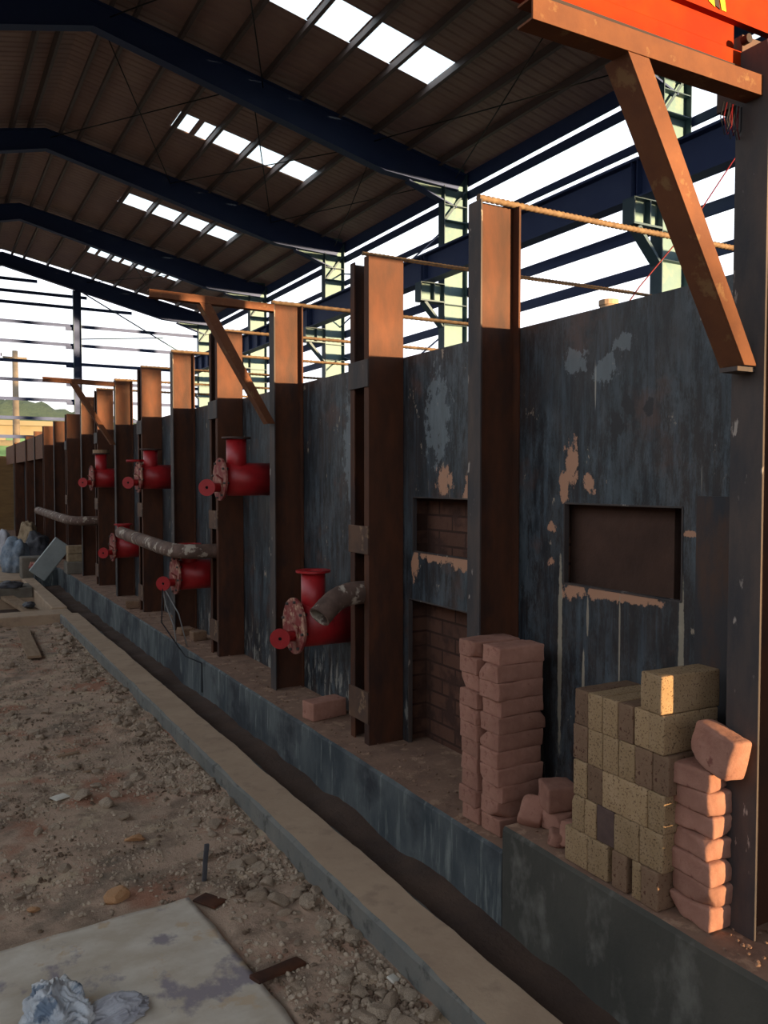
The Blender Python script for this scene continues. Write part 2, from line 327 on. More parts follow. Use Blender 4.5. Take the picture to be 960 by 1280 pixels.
b = MB(); b.box(1.795, 4.6, 13.41, 24, .255, .27); structure(b.build('end_plinth_top', M['ledge_top']))
o = grid_mesh('trench_floor', lin(1.45,1.85,.05), lin(.2,13.5,.06), lambda x, y: -.005+noise.fractal(Vector((x*3,y*3,2)), 1, 2, 4)*.03, M['trench']); structure(o)

# ------------------------------------------------------------ building: roof, frames, purlins, girts
XR, RZ, SL = 2.7, 10.0, .21      # ridge x, height of sheet at the ridge, slope
XE0, XE1 = -5.35, 10.75
def rz(x): return RZ - SL*abs(x-XR)
def wav(y):
    t = (y % .2)/.2; return .03 if t < .18 else 0.0
ysr = []
y = -9.1
while y < 33.45:
    ysr += [y, y+.03, y+.07, y+.10]; y += .2
hof = [.0, .014, .014, .0]
def roof_strip(b, x0, x1, ylo, yhi):
    sel = [(yy, hof[i % 4]) for i, yy in enumerate(ysr) if ylo <= yy <= yhi]
    vs = []
    for yy, h in sel: vs += [(x0, yy, rz(x0)+h), (x1, yy, rz(x1)+h)]
    b.add(vs, [(2*i, 2*i+1, 2*i+3, 2*i+2) for i in range(len(sel)-1)])
bays = [(12.6, [(5.08,5.8),(5.9,6.6),(6.7,7.4),(7.5,8.3)]), (18.35, [(5.02,5.42),(5.55,5.8),(5.9,6.6),(6.7,7.4),(7.5,8.3)]), (24.0, [(5.08,5.8),(5.9,6.6),(6.7,7.4),(7.5,8.3)]),
        (29.85, [(5.03,5.4),(5.5,5.8),(5.9,6.2),(6.3,6.6),(6.7,7.0),(7.1,7.4),(7.5,7.8),(7.9,8.3)]), (6.15, [(5.08,5.8),(5.9,6.6),(6.7,7.4),(7.5,8.3)]), (.15, [(5.08,5.8),(5.9,6.6),(6.7,7.4),(7.5,8.3)])]
b = MB(); roof_strip(b, XE0, XR, -9.2, 33.5); roof_strip(b, XR, 5.0, -9.2, 33.5); roof_strip(b, 8.36, XE1, -9.2, 33.5)
edges = sorted([(yc-.5, yc+.5) for yc, _ in bays]); prev = -9.2
for a, c2 in edges: roof_strip(b, 5.0, 8.36, prev, a+.12); prev = c2-.1
roof_strip(b, 5.0, 8.36, prev, 33.5)
roof = structure(b.build('ceiling', M['sheet']))
so = roof.modifiers.new('thick', 'SOLIDIFY'); so.thickness = .004
wi = 0
for yc, segs in bays:
    for (a, c2) in segs:
        wi += 1; b = MB(); x0, x1 = a, c2; xs0, xs1 = a-.06, c2+.06
        ys_ = lin(yc-.5, yc+.5, .05); vs = []
        for i, yy in enumerate(ys_):
            h = .005+.028*(i % 4 in (1,2)); vs += [(x0, yy, rz(x0)+h), (x1, yy, rz(x1)+h)]
        b.add(vs, [(2*i,2*i+1,2*i+3,2*i+2) for i in range(len(ys_)-1)])
        o = b.build('window_%d' % wi, M['rooflight']); structure(o)
b = MB()   # opaque strips between the rooflight panes
for yc, segs in bays:
    ed = [5.0]+[v for s_ in segs for v in s_]+[8.36]
    for i in range(0, len(ed), 2):
        if ed[i+1]-ed[i] > .01: b.add([(ed[i],yc-.5,rz(ed[i])+.01),(ed[i+1],yc-.5,rz(ed[i+1])+.01),(ed[i+1],yc+.5,rz(ed[i+1])+.01),(ed[i],yc+.5,rz(ed[i])+.01)], [(0,1,2,3)])
structure(b.build('trim_1', M['sheet']))

# purlins: C sections running the length of the hall
def place(s): return s
ordw = ['first','second','third','fourth','fifth','sixth','seventh','eighth','ninth','tenth','eleventh','twelfth','thirteenth','fourteenth','fifteenth','sixteenth']
pur_x = [XR+.35] + [3.45+.8*i for i in range(10)]
for k, x in enumerate(pur_x):
    b = MB(); z = rz(x); a = math.atan(SL)
    T = Matrix.Translation((x, 0, z)) @ Matrix.Rotation(a, 4, 'Y')
    b.box(-.03,-.024,-9,33.4,-.17,-.005,0,T); b.box(-.03,.035,-9,33.4,-.17,-.163,0,T); b.box(-.03,.035,-9,33.4,-.012,-.005,0,T); b.box(.029,.035,-9,33.4,-.163,-.145,0,T)
    o = b.build('roof_purlin', M['purlin']); tag(o, 'grey steel purlin under the brown roof, %s from the ridge on the right slope' % ordw[k], 'purlin', 'purlins on the right roof slope')
for k, x in enumerate([XR-.35]+[1.95-.8*i for i in range(9)]):
    b = MB(); z = rz(x); a = -math.atan(SL)
    T = Matrix.Translation((x, 0, z)) @ Matrix.Rotation(a, 4, 'Y')
    b.box(-.03,-.024,-9,33.4,-.17,-.005,0,T); b.box(-.03,.035,-9,33.4,-.17,-.163,0,T); b.box(-.03,.035,-9,33.4,-.012,-.005,0,T)
    o = b.build('roof_purlin', M['purlin']); tag(o, 'grey steel purlin under the brown roof, %s from the ridge on the left slope' % ordw[k], 'purlin', 'purlins on the left roof slope')

frames = [-8.85, -2.85, 3.15, 9.15, 15.15, 21.15, 27.15, 33.15]
frame_desc = {-8.85:'in the rear gable', -2.85:'second from the rear gable', 3.15:'over the nearest bricks', 9.15:'nearest in view, above the orange girder', 15.15:'second in view, largest across the photo',
              21.15:'third in view from the front', 27.15:'fourth in view, one bay before the gable', 33.15:'in the far gable'}
def rafter(y):
    r = thing('roof_rafter', (XR, y, 9.2), 'dark blue pitched steel rafter, ' + frame_desc[y], 'rafter', 'portal frame rafters')
    def half(s):
        E = 10.35 if s > 0 else -4.95
        xk = XR+s*5.75; top = lambda x: rz(x)-.175
        low = lambda x: 9.37-.245*abs(x-XR)
        pts = [(XR, low(XR)), (xk, low(xk)), (E-s*.1, 7.86), (E+s*.15, top(E)), (XR, top(XR))]
        w = MB(); w.prism(pts, 'y', y-.006, y+.006); web = w.build('web', M['blue_steel'], r)
        f = MB()
        for (xa, za, xb, zb) in ((XR, low(XR), xk, low(xk)), (xk, low(xk), E-s*.1, 7.86), (XR, top(XR), E+s*.15, top(E))):
            f.prism([(xa,za),(xb,zb),(xb,zb-.014),(xa,za-.014)], 'y', y-.11, y+.11)
        f.build('flange', M['blue_steel'], r)
        h = MB(); h.prism([(E-s*1.3, 7.88), (E-s*.15, 7.5), (E-s*.15, 7.86)], 'y', y-.03, y-.018); hp = h.build('haunch_plate', M['teal_sunlit'], r); hp['label'] = 'sunlit pale green triangular haunch plate'
        g = MB(); g.prism([(E-s*1.34, 7.88), (E-s*.15, 7.5), (E-s*.15, 7.47), (E-s*1.34, 7.85)], 'y', y-.1, y+.1); g.build('haunch_flange', M['blue_steel'], r)
    half(1); half(-1)
    return r
for y in frames: rafter(y)

def hall_column(y, side=1):
    x0, x1 = (9.87, 10.47) if side > 0 else (-5.07, -4.47)
    d = {9.15:'nearest in view, behind the rusty diagonal brace', 15.15:'second in view, behind the tall single rusty column', 21.15:'third in view, left of the double rusty column', 27.15:'fourth in view along the open side', 33.15:'at the far gable corner'}
    lab = 'blue green steel hall column with sunlit pale web, ' + d.get(y, 'behind the camera at y %d' % y if False else 'out of view behind the camera')
    if side < 0: lab = 'blue green steel hall column on the left side'
    c = thing('hall_column', ((x0+x1)/2, y, -.3), lab, 'column', 'hall columns on the right side' if side > 0 else 'hall columns on the left side')
    w = MB(); w.box(x0+.014, x1-.014, y-.005, y+.005, -.3, 8.36); w.build('web', M['teal_sunlit'], c)
    for i, (a, b2) in enumerate(((x0, x0+.014), (x1-.014, x1))):
        f = MB(); f.box(a, b2, y-.12, y+.12, -.3, 8.22 if i else 7.9); f.build('flange', M['teal'], c)
    s = MB(); 
    for z in (7.5, 7.17, 5.38, 4.95): s.box(x0+.014, x1-.014, y-.11, y-.006, z, z+.015); s.build('stiffener', M['teal'], c); s = MB()
    s.prism([(x0+.02, 7.18), (x0+.07, 7.18), (x1-.02, 7.85), (x1-.07, 7.85)], 'y', y-.1, y-.088)
    s.build('diagonal_stiffener', M['teal'], c)
    if side > 0:
        k = MB(); k.box(9.3, x0, y-.006, y+.006, 5.44, 5.79); k.build('corbel_web', M['teal_sunlit'], c)
        k = MB(); k.box(9.28, x0, y-.12, y+.12, 5.40, 5.43); k.box(9.28, x0, y-.12, y+.12, 5.785, 5.80); k.box(9.28, 9.30, y-.12, y+.12, 5.43, 5.79); k.box(9.62, 9.64, y-.11, y-.01, 5.43, 5.79)
        k.prism([(9.45,5.40),(x0,4.93),(x0,4.88),(9.38,5.38)], 'y', y-.1, y+.1); k.build('corbel_flange', M['teal'], c)
for y in frames[2:]: hall_column(y)
for y in frames[:2]: hall_column(y)
for y in frames: hall_column(y, -1)

# crane girder, one length per bay
for i, (a, b2) in enumerate(zip(frames[1:-1], frames[2:])):
    g = thing('crane_girder', (9.5, a, 5.82), 'dark blue crane runway girder with welded stiffeners, bay %s along the open side' % ordw[i], 'girder', 'crane runway girders')
    a += .01; b2 -= .01
    w = MB(); w.box(9.495, 9.505, a, b2, 5.835, 6.36); w.build('web', M['blue_steel'], g)
    f = MB(); f.box(9.37, 9.63, a, b2, 5.805, 5.83); f.box(9.37, 9.63, a, b2, 6.36, 6.385); f.build('flange', M['blue_steel'], g)
    y = a+.05
    while y < b2:
        s = MB(); s.box(9.39, 9.494, y, y+.012, 5.835, 6.36); s.build('stiffener', M['blue_steel'], g); y += .78 if i > 3 else 5.88
    rl = MB(); rl.box(9.47, 9.53, a, b2, 6.385, 6.45); rl.build('rail', M['blue_steel'], g)

# side girts of the open right side
gz = [(8.13,.30,'eave strut under the roof edge'), (7.79,.18,'top'), (7.13,.14,'second'), (6.45,.14,'third'), (5.70,.20,'fourth'), (5.05,.18,'fifth'), (4.37,.14,'sixth'), (3.69,.14,'seventh'), (3.0,.14,'eighth'), (2.3,.14,'ninth')]
for z, h, d in gz:
    b = MB(); b.box(10.50, 10.506, -9, 33.3, z-h/2, z+h/2); b.box(10.50, 10.53, -9, 33.3, z+h/2-.006, z+h/2); b.box(10.50, 10.53, -9, 33.3, z-h/2, z-h/2+.006)
    o = b.build('side_girt', M['blue_steel'])
    tag(o, ('dark blue ' + d) if 'eave' in d else 'dark blue horizontal girt on the open right side, %s row from the roof' % d, 'girt', 'girts along the open right side')
# far gable: column, girts, brace
c = thing('gable_post', (5.25, 33.15, -.3), 'slim blue post in the middle of the open far gable', 'post')
b = MB(); b.box(5.12, 5.38, 33.26, 33.27, -.3, 8.75); b.build('web', M['blue_steel'], c)
b = MB(); b.box(5.11, 5.125, 33.16, 33.36, -.3, 8.75); b.box(5.375, 5.39, 33.16, 33.36, -.3, 8.75); b.build('flange', M['teal'], c)
for k, z in enumerate([8.96, 8.53, 8.12, 7.43, 6.71, 6.0, 5.31, 4.6, 3.9, 3.2]):
    xe = min(10.3, XR+(9.3-z)/.245-.2) if z > 7.5 else 10.4
    b = MB(); b.box(-4.9, xe, 33.38, 33.384, z-.06, z+.06); b.box(-4.9, xe, 33.384, 33.44, z+.054, z+.06)
    o = b.build('gable_girt', M['blue_steel']); tag(o, 'blue horizontal girt across the open far gable, %s from the top' % ordw[k], 'girt', 'girts across the far gable')
for k in range(6):
    b = MB(); z = 7.3-.7*k; b.box(4.85, 5.12, 33.3, 33.36, z-.05, z+.07); o = b.build('girt_cleat', M['blue_steel'], c)
def rod(name, p, q, r, mat, label, cat='brace rod', group=None):
    b = MB(); b.tube([p, q], r, 8); o = b.build(name, mat); tag(o, label, cat, group); return o
rod('brace_rod', (5.3,33.3,8.8), (10.2,33.3,6.2), .025, M['teal'], 'thin diagonal brace across the far gable right of its post')
rod('brace_rod', (5.4,33.3,6.95), (8.5,33.3,7.25), .02, M['teal'], 'short thin level brace right of the far gable post')
G = 'brace rods under the roof'
for k, (ya, yb, xs) in enumerate(((9.2,15.1,((3.0,5.8),(8.2,10.2))), (15.2,21.1,((2.8,5.6),(5.6,8.3),(8.3,10.2))), (27.2,33.1,((5.6,8.3),)))):
    bn = ['nearest', 'second', 'far'][k]
    for j, (xa, xb) in enumerate(xs):
        sl = ['upper', 'middle', 'lower'][j]
        rod('brace_rod', (xa,ya,rz(xa)-.3), (xb,yb,rz(xb)-.3), .012, M['wire_black'], 'thin dark roof brace rod, %s roof bay, %s part of slope, falling away' % (bn, sl), group=G)
        rod('brace_rod', (xb,ya,rz(xb)-.33), (xa,yb,rz(xa)-.33), .012, M['wire_black'], 'thin dark roof brace rod, %s roof bay, %s part of slope, rising away' % (bn, sl), group=G)
for (p, q, d) in (((10.38,15.15,7.4),(10.38,21.15,5.9),'upper one falling away'), ((10.43,21.15,7.4),(10.43,15.15,6.0),'upper one rising away'), ((10.38,15.15,5.1),(10.38,21.15,3.2),'lower one falling away'), ((10.43,21.15,5.1),(10.43,15.15,3.2),'lower one rising away')):
    rod('brace_rod', p, q, .02, M['blue_steel'], 'diagonal brace rod in the second bay of the open side, ' + d, group='brace rods in the open side')
# rear gable behind the photographer: unseen low wall added to block sun, slit aimed at the near bricks, cladding above the eaves
b = MB(); b.box(-5.2, 5.64, -9.1, -8.98, -.3, 2.2); b.box(5.86, 10.6, -9.1, -8.98, -.3, 2.2)
structure(b.build('wall_rear_sun_slit', M['cladding']))
b = MB(); b.prism([(XE0, 7.95), (XE1, 7.95), (XE1, rz(XE1)), (XR, RZ), (XE0, rz(XE0))], 'y', -9.1, -9.06); structure(b.build('wall_rear_gable', M['cladding']))
for k, z in enumerate((2.62, 3.4, 4.2, 5.0, 5.8, 6.6, 7.4)):
    b = MB(); b.box(-5, 10.4, -9.02, -8.97, z-.03, z+.03); o = b.build('rear_girt', M['blue_steel']); tag(o, 'girt across the rear gable behind the viewer, %s from the bottom' % ordw[k], 'girt', 'girts across the rear gable')
b = MB(); b.box(-5.35, -5.25, -9, 33.3, -.3, 3.2); structure(b.build('wall_left_light_blocker', M['cladding']))  # unseen left wall, added to darken the hall

# ------------------------------------------------------------ furnace tank
F = thing('furnace_tank', (2.13, 7.5, .27), 'long dark steel furnace tank wall with brick lining and openings', 'furnace')
holes = [(1.85, 2.41, 1.207, 1.512), (2.86, 3.52, 1.245, 1.515), (2.80, 3.56, .27, 1.005)]
def plate_with_holes(b, x, y0, y1, z0, z1, thick, holes):
    ys = sorted({y0, y1} | {h[0] for h in holes if y0 < h[0] < y1} | {h[1] for h in holes if y0 < h[1] < y1})
    zs = sorted({z0, z1} | {v for h in holes for v in (h[2], h[3]) if z0 < v < z1})
    for i in range(len(ys)-1):
        for j in range(len(zs)-1):
            cy, cz = (ys[i]+ys[i+1])/2, (zs[j]+zs[j+1])/2
            if any(h[0] < cy < h[1] and h[2] < cz < h[3] for h in holes): continue
            b.box(x, x+thick, ys[i], ys[i+1], zs[j], zs[j+1])
segs = [(.97,3.70),(3.70,6.1),(6.1,8.5),(8.5,10.9),(10.9,13.3),(13.3,16),(16,20),(20,24)]
for i, (a, c2) in enumerate(segs):
    b = MB(); plate_with_holes(b, 2.13, a, c2-.003, .262, 2.215+(0.0 if i < 2 else .02), .012, holes); b.build('shell_plate', M['shell'], F)
b = MB(); plate_with_holes(b, 2.145, .98, 24, .262, 2.12, .22, [(h[0]-.08, h[1]+.04, h[2]-(.04 if h[2] > .5 else 0), h[3]+.04) for h in holes]); b.build('brick_lining', M['lining'], F)
b = MB(); b.box(2.19, 2.42, 1.935, 2.44, 1.16, 1.56); o = b.build('burner_block', M['plaster'], F); 
b = MB(); b.box(2.24, 2.42, 2.8, 3.56, 1.1, 1.7); b.box(2.26, 2.42, 2.75, 3.6, .265, 1.1); b.build('brick_infill', M['lining'], F)
b = MB(); b.box(4.1, 4.2, .98, 24, .262, 2.2); b.build('back_wall', M['shell'], F)
b = MB(); b.box(2.13, 4.2, .955, .965, .362, 2.2); b.build('end_plate', M['shell'], F)
b = MB(); b.box(2.122, 2.13, 1.53, 1.79, .362, 1.55); b.build('cover_plate', M['scale_cover'], F)
for (h, nm) in zip(holes, ('window_frame','window_frame','door_frame')):
    b = MB(); t_ = .003; x0, x1 = 2.1275, 2.15
    b.box(x0, x1, h[0]-t_, h[0]+t_, h[2], h[3]); b.box(x0, x1, h[1]-t_, h[1]+t_, h[2], h[3]); b.box(x0, x1, h[0], h[1], h[3]-t_, h[3]+t_)
    if h[2] > .5: b.box(x0, x1, h[0], h[1], h[2]-t_, h[2]+t_)
    b.build('opening_frame', M['scale'], F)

# buckstay columns
TOPZ = 2.70
ZB = .27
def single_col(y, z1, label, zb=ZB, fw=.085):
    if y < 2: fw = .10
    c = thing('furnace_column', (2.03, y, zb), label, 'column', 'rusty furnace columns')
    f = MB(); f.box(1.93, 1.938, y-fw/2, y+fw/2, zb, z1); f.build('front_flange', M['scale'], c, .001)['label'] = 'dark grey front flange with pale flakes'
    w = MB(); w.box(1.938, 2.118, y-.004, y+.004, zb, z1); w.build('web', M['rust'], c)
    f = MB(); f.box(2.118, 2.127, y-fw/2, y+fw/2, zb, z1); f.build('back_flange', M['rust'], c)
    return c
def double_col(y0, z1, label, battens=True):
    c = thing('furnace_double_column', (2.03, y0+.1, ZB), label, 'column', 'rusty double furnace columns')
    # near channel
    n = MB(); n.box(1.93, 2.127, y0, y0+.008, ZB, z1); n.box(1.93, 1.938, y0+.008, y0+.05, ZB, z1); n.box(2.119, 2.127, y0+.008, y0+.05, ZB, z1); n.build('near_channel', M['rust'], c, .001)
    n = MB(); n.box(1.932, 2.127, y0+.197, y0+.205, ZB, z1); n.box(1.93, 1.938, y0+.155, y0+.197, ZB, z1); n.box(2.119, 2.127, y0+.155, y0+.197, ZB, z1); n.build('far_channel', M['rust'], c, .001)
    if battens:
        for (a, b2, mm) in ((2.06,2.195,'scale'), (1.23,1.37,'rusty_batten'), (.38,.54,'rusty_batten')):
            k = MB(); k.box(1.921, 1.93, y0-.004, y0+.208, a, b2); k.build('batten_plate', M[mm], c, .001)
    return c
sing = [(1.468,2.74,'near right edge of the photo, carrying the orange girder',.36), (2.722,TOPZ,'behind the tall pink brick stack',ZB), (4.905,TOPZ,'carrying the middle rusty cantilever arm',ZB),
        (7.29,2.72,'between the first and second upper red burners',ZB), (9.75,2.73,'right of the leftmost upper red burner',ZB), (12.05,2.75,'just left of the small far cantilever arm',ZB),
        (14.75,2.58,'grey and low, far down the row',ZB), (17.5,2.55,'second from the far end',ZB)]
cols = []
for y, z1, d, zb in sing:
    cols.append((y, single_col(y, z1, 'single rusty I-section furnace column, ' + d, zb)))
doub = [(3.612,TOPZ,'nearest one, behind the short bent pipe',True), (6.0,2.71,'second one, between middle burner and long pipe',True), (8.41,2.72,'third one, behind the second upper red burner',True),
        (10.81,2.73,'fourth one, where the far pipe comes out',True), (13.3,2.60,'fifth one, with bright orange lit top',True), (16.0,2.57,'sixth one, narrow bright orange top',False), (18.9,2.52,'seventh one, pinkish far top',False), (21.3,2.48,'last one at the far end',False)]
for y, z1, d, bt in doub: double_col(y, z1, 'double rusty channel furnace column, ' + d, bt)
b = MB(); b.box(1.95, 1.96, 16.3, 23.9, 2.0, 2.45); 
o = b.build('edge_plate', M['rust_bright']); tag(o, 'pinkish rusty plate fixed along the tops of the farthest columns', 'plate')

# ribbed tie rods from the column tops across the furnace
def rebar(y, x0, x1, z, r, label, near=False):
    b = MB(); path = []; rs = []
    if near:
        x = x0; st = .008; i = 0
        while x <= x1 and x < 3.7: path.append((x, y+.002*math.sin(x*3), z+.004*math.sin(x*2))); rs.append(r*(1.16 if i % 3 == 0 else .93)); x += st; i += 1
    else:
        x = x0; i = 0
        while x <= x1: path.append((x, y, z)); rs.append(r*(1.15 if i % 2 else .92)); x += .02; i += 1
    if path[-1][0] < x1: path.append((x1, y, z)); rs.append(r)
    b.tube(path, rs, 8); o = b.build('ribbed_tie_rod', M['rebar']); return tag(o, label, 'tie rod', 'ribbed tie rods')
rebar(2.70, 1.93, 4.15, 2.712, .0125, 'thick ribbed tie rod from the top of the single column behind the pink stack', True)
rebar(3.62, 1.90, 4.15, 2.708, .010, 'ribbed tie rod from the top of the nearest double column', True)
for y, z, d in ((4.9,2.71,'from the column with the middle cantilever arm'), (6.05,2.72,'from the second double column'), (7.29,2.73,'from the single column between two red burners'), (8.45,2.73,'from the third double column'), (9.75,2.74,'from the column right of the leftmost burner'), (10.85,2.74,'from the fourth double column')):
    rebar(y, 1.93, 4.15, z, .0125, 'thin ribbed tie rod ' + d)
for y in (2.7, 3.62, 4.9, 6.05, 7.29, 8.45, 9.75, 10.85):
    c = thing('far_side_column', (4.08, y, .27), 'rusty column on the hidden far side of the furnace', 'column', 'hidden far side furnace columns')
    b = MB(); b.box(4.21, 4.218, y-.05, y+.05, .265, 2.70); b.box(4.30, 4.308, y-.05, y+.05, .265, 2.70); b.build('flange', M['rust'], c)
    b = MB(); b.box(4.218, 4.30, y-.004, y+.004, .265, 2.70); b.build('web', M['rust'], c)
    b = MB(); b.box(4.12, 4.21, y-.02, y+.02, 2.66, 2.73); b.build('cleat', M['rust'], c)

# cantilever arms with diagonal braces
def cantilever(y, xa, za, zc, label, brace, w=.05, t=.05):
    r = thing('cantilever_arm', (1.93, y, zc), label, 'bracket arm', 'cantilever arms')
    b = MB(); L = 1.93
    def arm(dz0, dz1, y0, y1):
        b.prism([(xa, za+dz0), (L, zc+dz0), (L, zc+dz1), (xa, za+dz1)], 'y', y0, y1)
    arm(0, t, y-.004, y+.002); arm(t-.006, t, y+.002, y+w); arm(0, .006, y+.002, y+w)
    b.build('arm', M['rust_bright'], r, .001)
    (xb, zb_), (xc, zc_) = brace; b = MB(); d = .06
    n = Vector((xc-xb, zc_-zb_)).normalized(); q = Vector((-n.y, n.x))*-1
    if q.x < 0: q = -q
    wdt = .062
    P = lambda x, z: (x, z)
    b.prism([(xb, zb_), (xb+wdt*1.1, zb_), (xc+wdt*.8, zc_), (xc, zc_-.0)], 'y', y-.002, y+.004)
    b.prism([(xb, zb_), (xb+.006, zb_), (xc+.006, zc_), (xc, zc_)], 'y', y+.004, y+.075)
    b.build('diagonal_brace', M['rust_bright'], r, .001)
    return r
ca = cantilever(1.44, 1.169, 2.594, 2.60, 'large orange rusted angle arm with diagonal brace at upper right', ((1.452,2.596),(1.878,1.90)), t=.052)
b = MB(); b.box(1.86, 1.93, 1.445, 1.50, 1.885, 1.897); b.build('seat_plate', M['scale'], ca)
cantilever(4.86, 1.165, 2.655, 2.645, 'middle rusted angle arm with diagonal brace sticking out left of its column', ((1.46,2.65),(1.885,1.95)), t=.045)
cantilever(9.72, 1.17, 2.675, 2.66, 'small far rusted arm with diagonal brace at left', ((1.46,2.67),(1.885,2.0)), t=.05)

# orange girder lying on the near arm
g = thing('orange_girder', (1.5, 1.52, 2.70), 'bright orange painted steel girder with yellow and black marking at top right corner', 'girder')
b = MB(); b.box(.9, 1.945, 1.505, 1.511, 2.702, 2.742); b.box(.9, 1.945, 1.511, 1.56, 2.702, 2.708); b.build('bottom_flange', M['orange_paint'], g, .001)
b = MB(); b.prism([(1.505,2.742),(1.54,2.75),(1.54,2.83),(1.546,2.83),(1.546,2.744),(1.511,2.736)], 'x', .9, 1.945); b.prism([(1.54,2.83),(1.52,2.83),(1.52,3.10),(1.526,3.10),(1.526,2.836),(1.54,2.836)], 'x', .9, 2.3); b.build('web', M['orange_paint'], g)
b = MB(); b.box(.9, 2.3, 1.47, 1.63, 3.10, 3.11); b.build('top_flange', M['orange_paint'], g)
b = MB(); b.prism([(1.868,2.84),(1.886,2.84),(1.862,2.95),(1.836,2.95)], 'y', 1.5175, 1.5198); b.prism([(1.818,2.85),(1.842,2.84),(1.824,2.95),(1.794,2.95)], 'y', 1.5175, 1.5198); yl = b.build('yellow_marking', M['yellow_paint'], g)
b = MB(); b.prism([(1.843,2.845),(1.862,2.84),(1.836,2.95),(1.819,2.95)], 'y', 1.5175, 1.5198); b.build('black_marking', M['black_paint'], g)
b = MB(); b.ring((1.945,1.50,2.775), (0,1,0), .0, .012, .02, 16); b.build('bolt', M['black_paint'], g)
b = MB(); b.box(1.955, 2.06, 1.52, 1.60, 2.62, 2.80); o = b.build('support_block', M['scale_dark']); tag(o, 'dark steel packing block under the right end of the orange girder', 'block')
b = MB(); b.box(1.27, 1.95, 1.500, 1.53, 2.652, 2.701); o = b.build('gap_shade_strip', M['black_paint']); tag(o, 'dark strip for the shadow gap between the rusted arm and the orange girder', 'strip')  # black strip painted in for the shadow gap under the girder
# hanging wires below the arm
w = thing('wire_bundle', (1.89, 1.5, 2.58), 'loose bundle of thin dark red wires hanging under the orange rusted arm', 'wire')
for k in range(6):
    x = 1.86+.012*k; b = MB(); dz = .05+.02*random.random()
    b.tube([(x, 1.5, 2.594), (x-.012, 1.5, 2.58-dz*.5), (x+.004, 1.5, 2.565-dz), (x+.02, 1.5, 2.57-dz*.6), (x+.022, 1.5, 2.594)], .0016, 6); b.build('wire', M['wire_red'] if k % 2 else M['wire_black'], w)
b = MB(); b.tube([(3.3,2.4,2.21),(3.2,2.4,2.5),(3.22,2.3,3.0)], .004, 6)
b = MB(); b.tube([(3.1,3.6,2.0),(3.75,3.6,2.75),(4.12,3.55,3.15),(4.7,3.5,3.9)], .004, 6); o = b.build('red_string', M['wire_red']); tag(o, 'thin red string slanting up behind the near arm brace', 'string')
b = MB(); b.tube([(3.6,3.7,.3),(3.6,3.7,2.66)], .052, 16); b.ring((3.6,3.7,2.655),(0,0,1),.03,.058,.03,16); o = b.build('vent_stub', M['concrete_top']); tag(o, 'small beige pipe stub just showing above the furnace wall top', 'pipe')

# ------------------------------------------------------------ red burners
def burner(y, z, xf, label, seed, rad=.108, riser=.285, cap=None, stick=False):
    rnd = random.Random(seed)
    r = thing('burner', (2.1, y, z), label, 'burner', 'red burners on the furnace wall')
    b = MB(); b.tube([(xf+.012, y, z), (2.128, y, z)], rad, 32); b.build('body', M['red'], r)
    b = MB()
    b.ring((xf, y, z+.0), (1,0,0), 0, rad*1.28, .014, 32); b.build('end_flange', M['red_dusty'], r)['label'] = 'dusty pinkish end flange'
    b = MB()
    for k in range(8):
        a = 2*math.pi*k/8+.2; p = Vector((xf, y+math.cos(a)*rad*1.13, z+math.sin(a)*rad*1.13)); b.tube([p+Vector((-.02,0,0)), p+Vector((.022,0,0))], .008, 6)
    b.build('flange_bolts', M['scale'], r)
    xr = xf+.115
    b = MB(); b.tube([(xr, y, z), (xr, y, z+riser-.01)], .068, 28); b.build('riser', M['red'], r)
    b = MB(); b.ring((xr, y, z+riser), (0,0,1), .05, .098, .012, 28); b.ring((xr, y, z+riser-.012), (0,0,1), 0, .05, .006, 28); fl = b.build('riser_flange', M['red'] if z < 1.2 else M['scale_dark'], r)
    if cap:
        b = MB(); b.ring((xr, y, z+riser+.025), (0,0,1), 0, .095, .04, 28); b.build('cap', cap, r)
    # small side inlet
    p0 = Vector((xf+.01, y-.01, z-.055)); p1 = Vector((xf-.06, y-.01, z-.055)); p2 = Vector((xf-.10, y-.04, z-.055))
    b = MB(); b.tube([p0, p1, (p1+p2)/2+Vector((-.008,.008,0)), p2], .03, 16); b.build('inlet_pipe', M['red'], r)
    ax = Vector((-.55,-.83,0)); b = MB(); b.ring(p2+ax*.008, ax, .010, .056, .014, 24); b.build('inlet_flange', M['red'], r)
    b = MB(); b.ring(p2+ax*.004, ax, 0, .0105, .012, 16); b.build('inlet_bore_shade', M['bore_shade'], r)
    b = MB(); q = Vector((xf-.012, y-.075, z-.0)); b.tube([q+Vector((-.04,0,.03)), q+Vector((0,0,.0)), q+Vector((.0,0,-.05))], .007, 8); b.build('latch', M['red_dusty'], r)
    if stick:
        b = MB(); b.tube([(xf-.11, y, z+.15), (xf+.06, y, z+.155)], .012, 8); b.build('handle', M['red'], r)
    return r
burner(5.40, 1.605, 1.752, 'large red burner at mid left, nearest of the three upper ones', 1, .112, .28)
burner(8.0, 1.63, 1.797, 'red burner with a short side handle, second of the three upper ones', 2, .116, .262, stick=True)
burner(10.35, 1.625, 1.772, 'farthest upper red burner with a tan cap on its riser', 3, .116, .29, cap=M['plank'])
burner(4.25, .788, 1.80, 'lowest and nearest red burner behind the short bent pipe', 4, .122, .30)
burner(6.5, .848, 1.735, 'lower red burner under the long grey pipe', 5, .118, .24)
burner(9.1, .885, 1.765, 'far lower red burner at the cut end of the long pipe', 6, .118, .24)

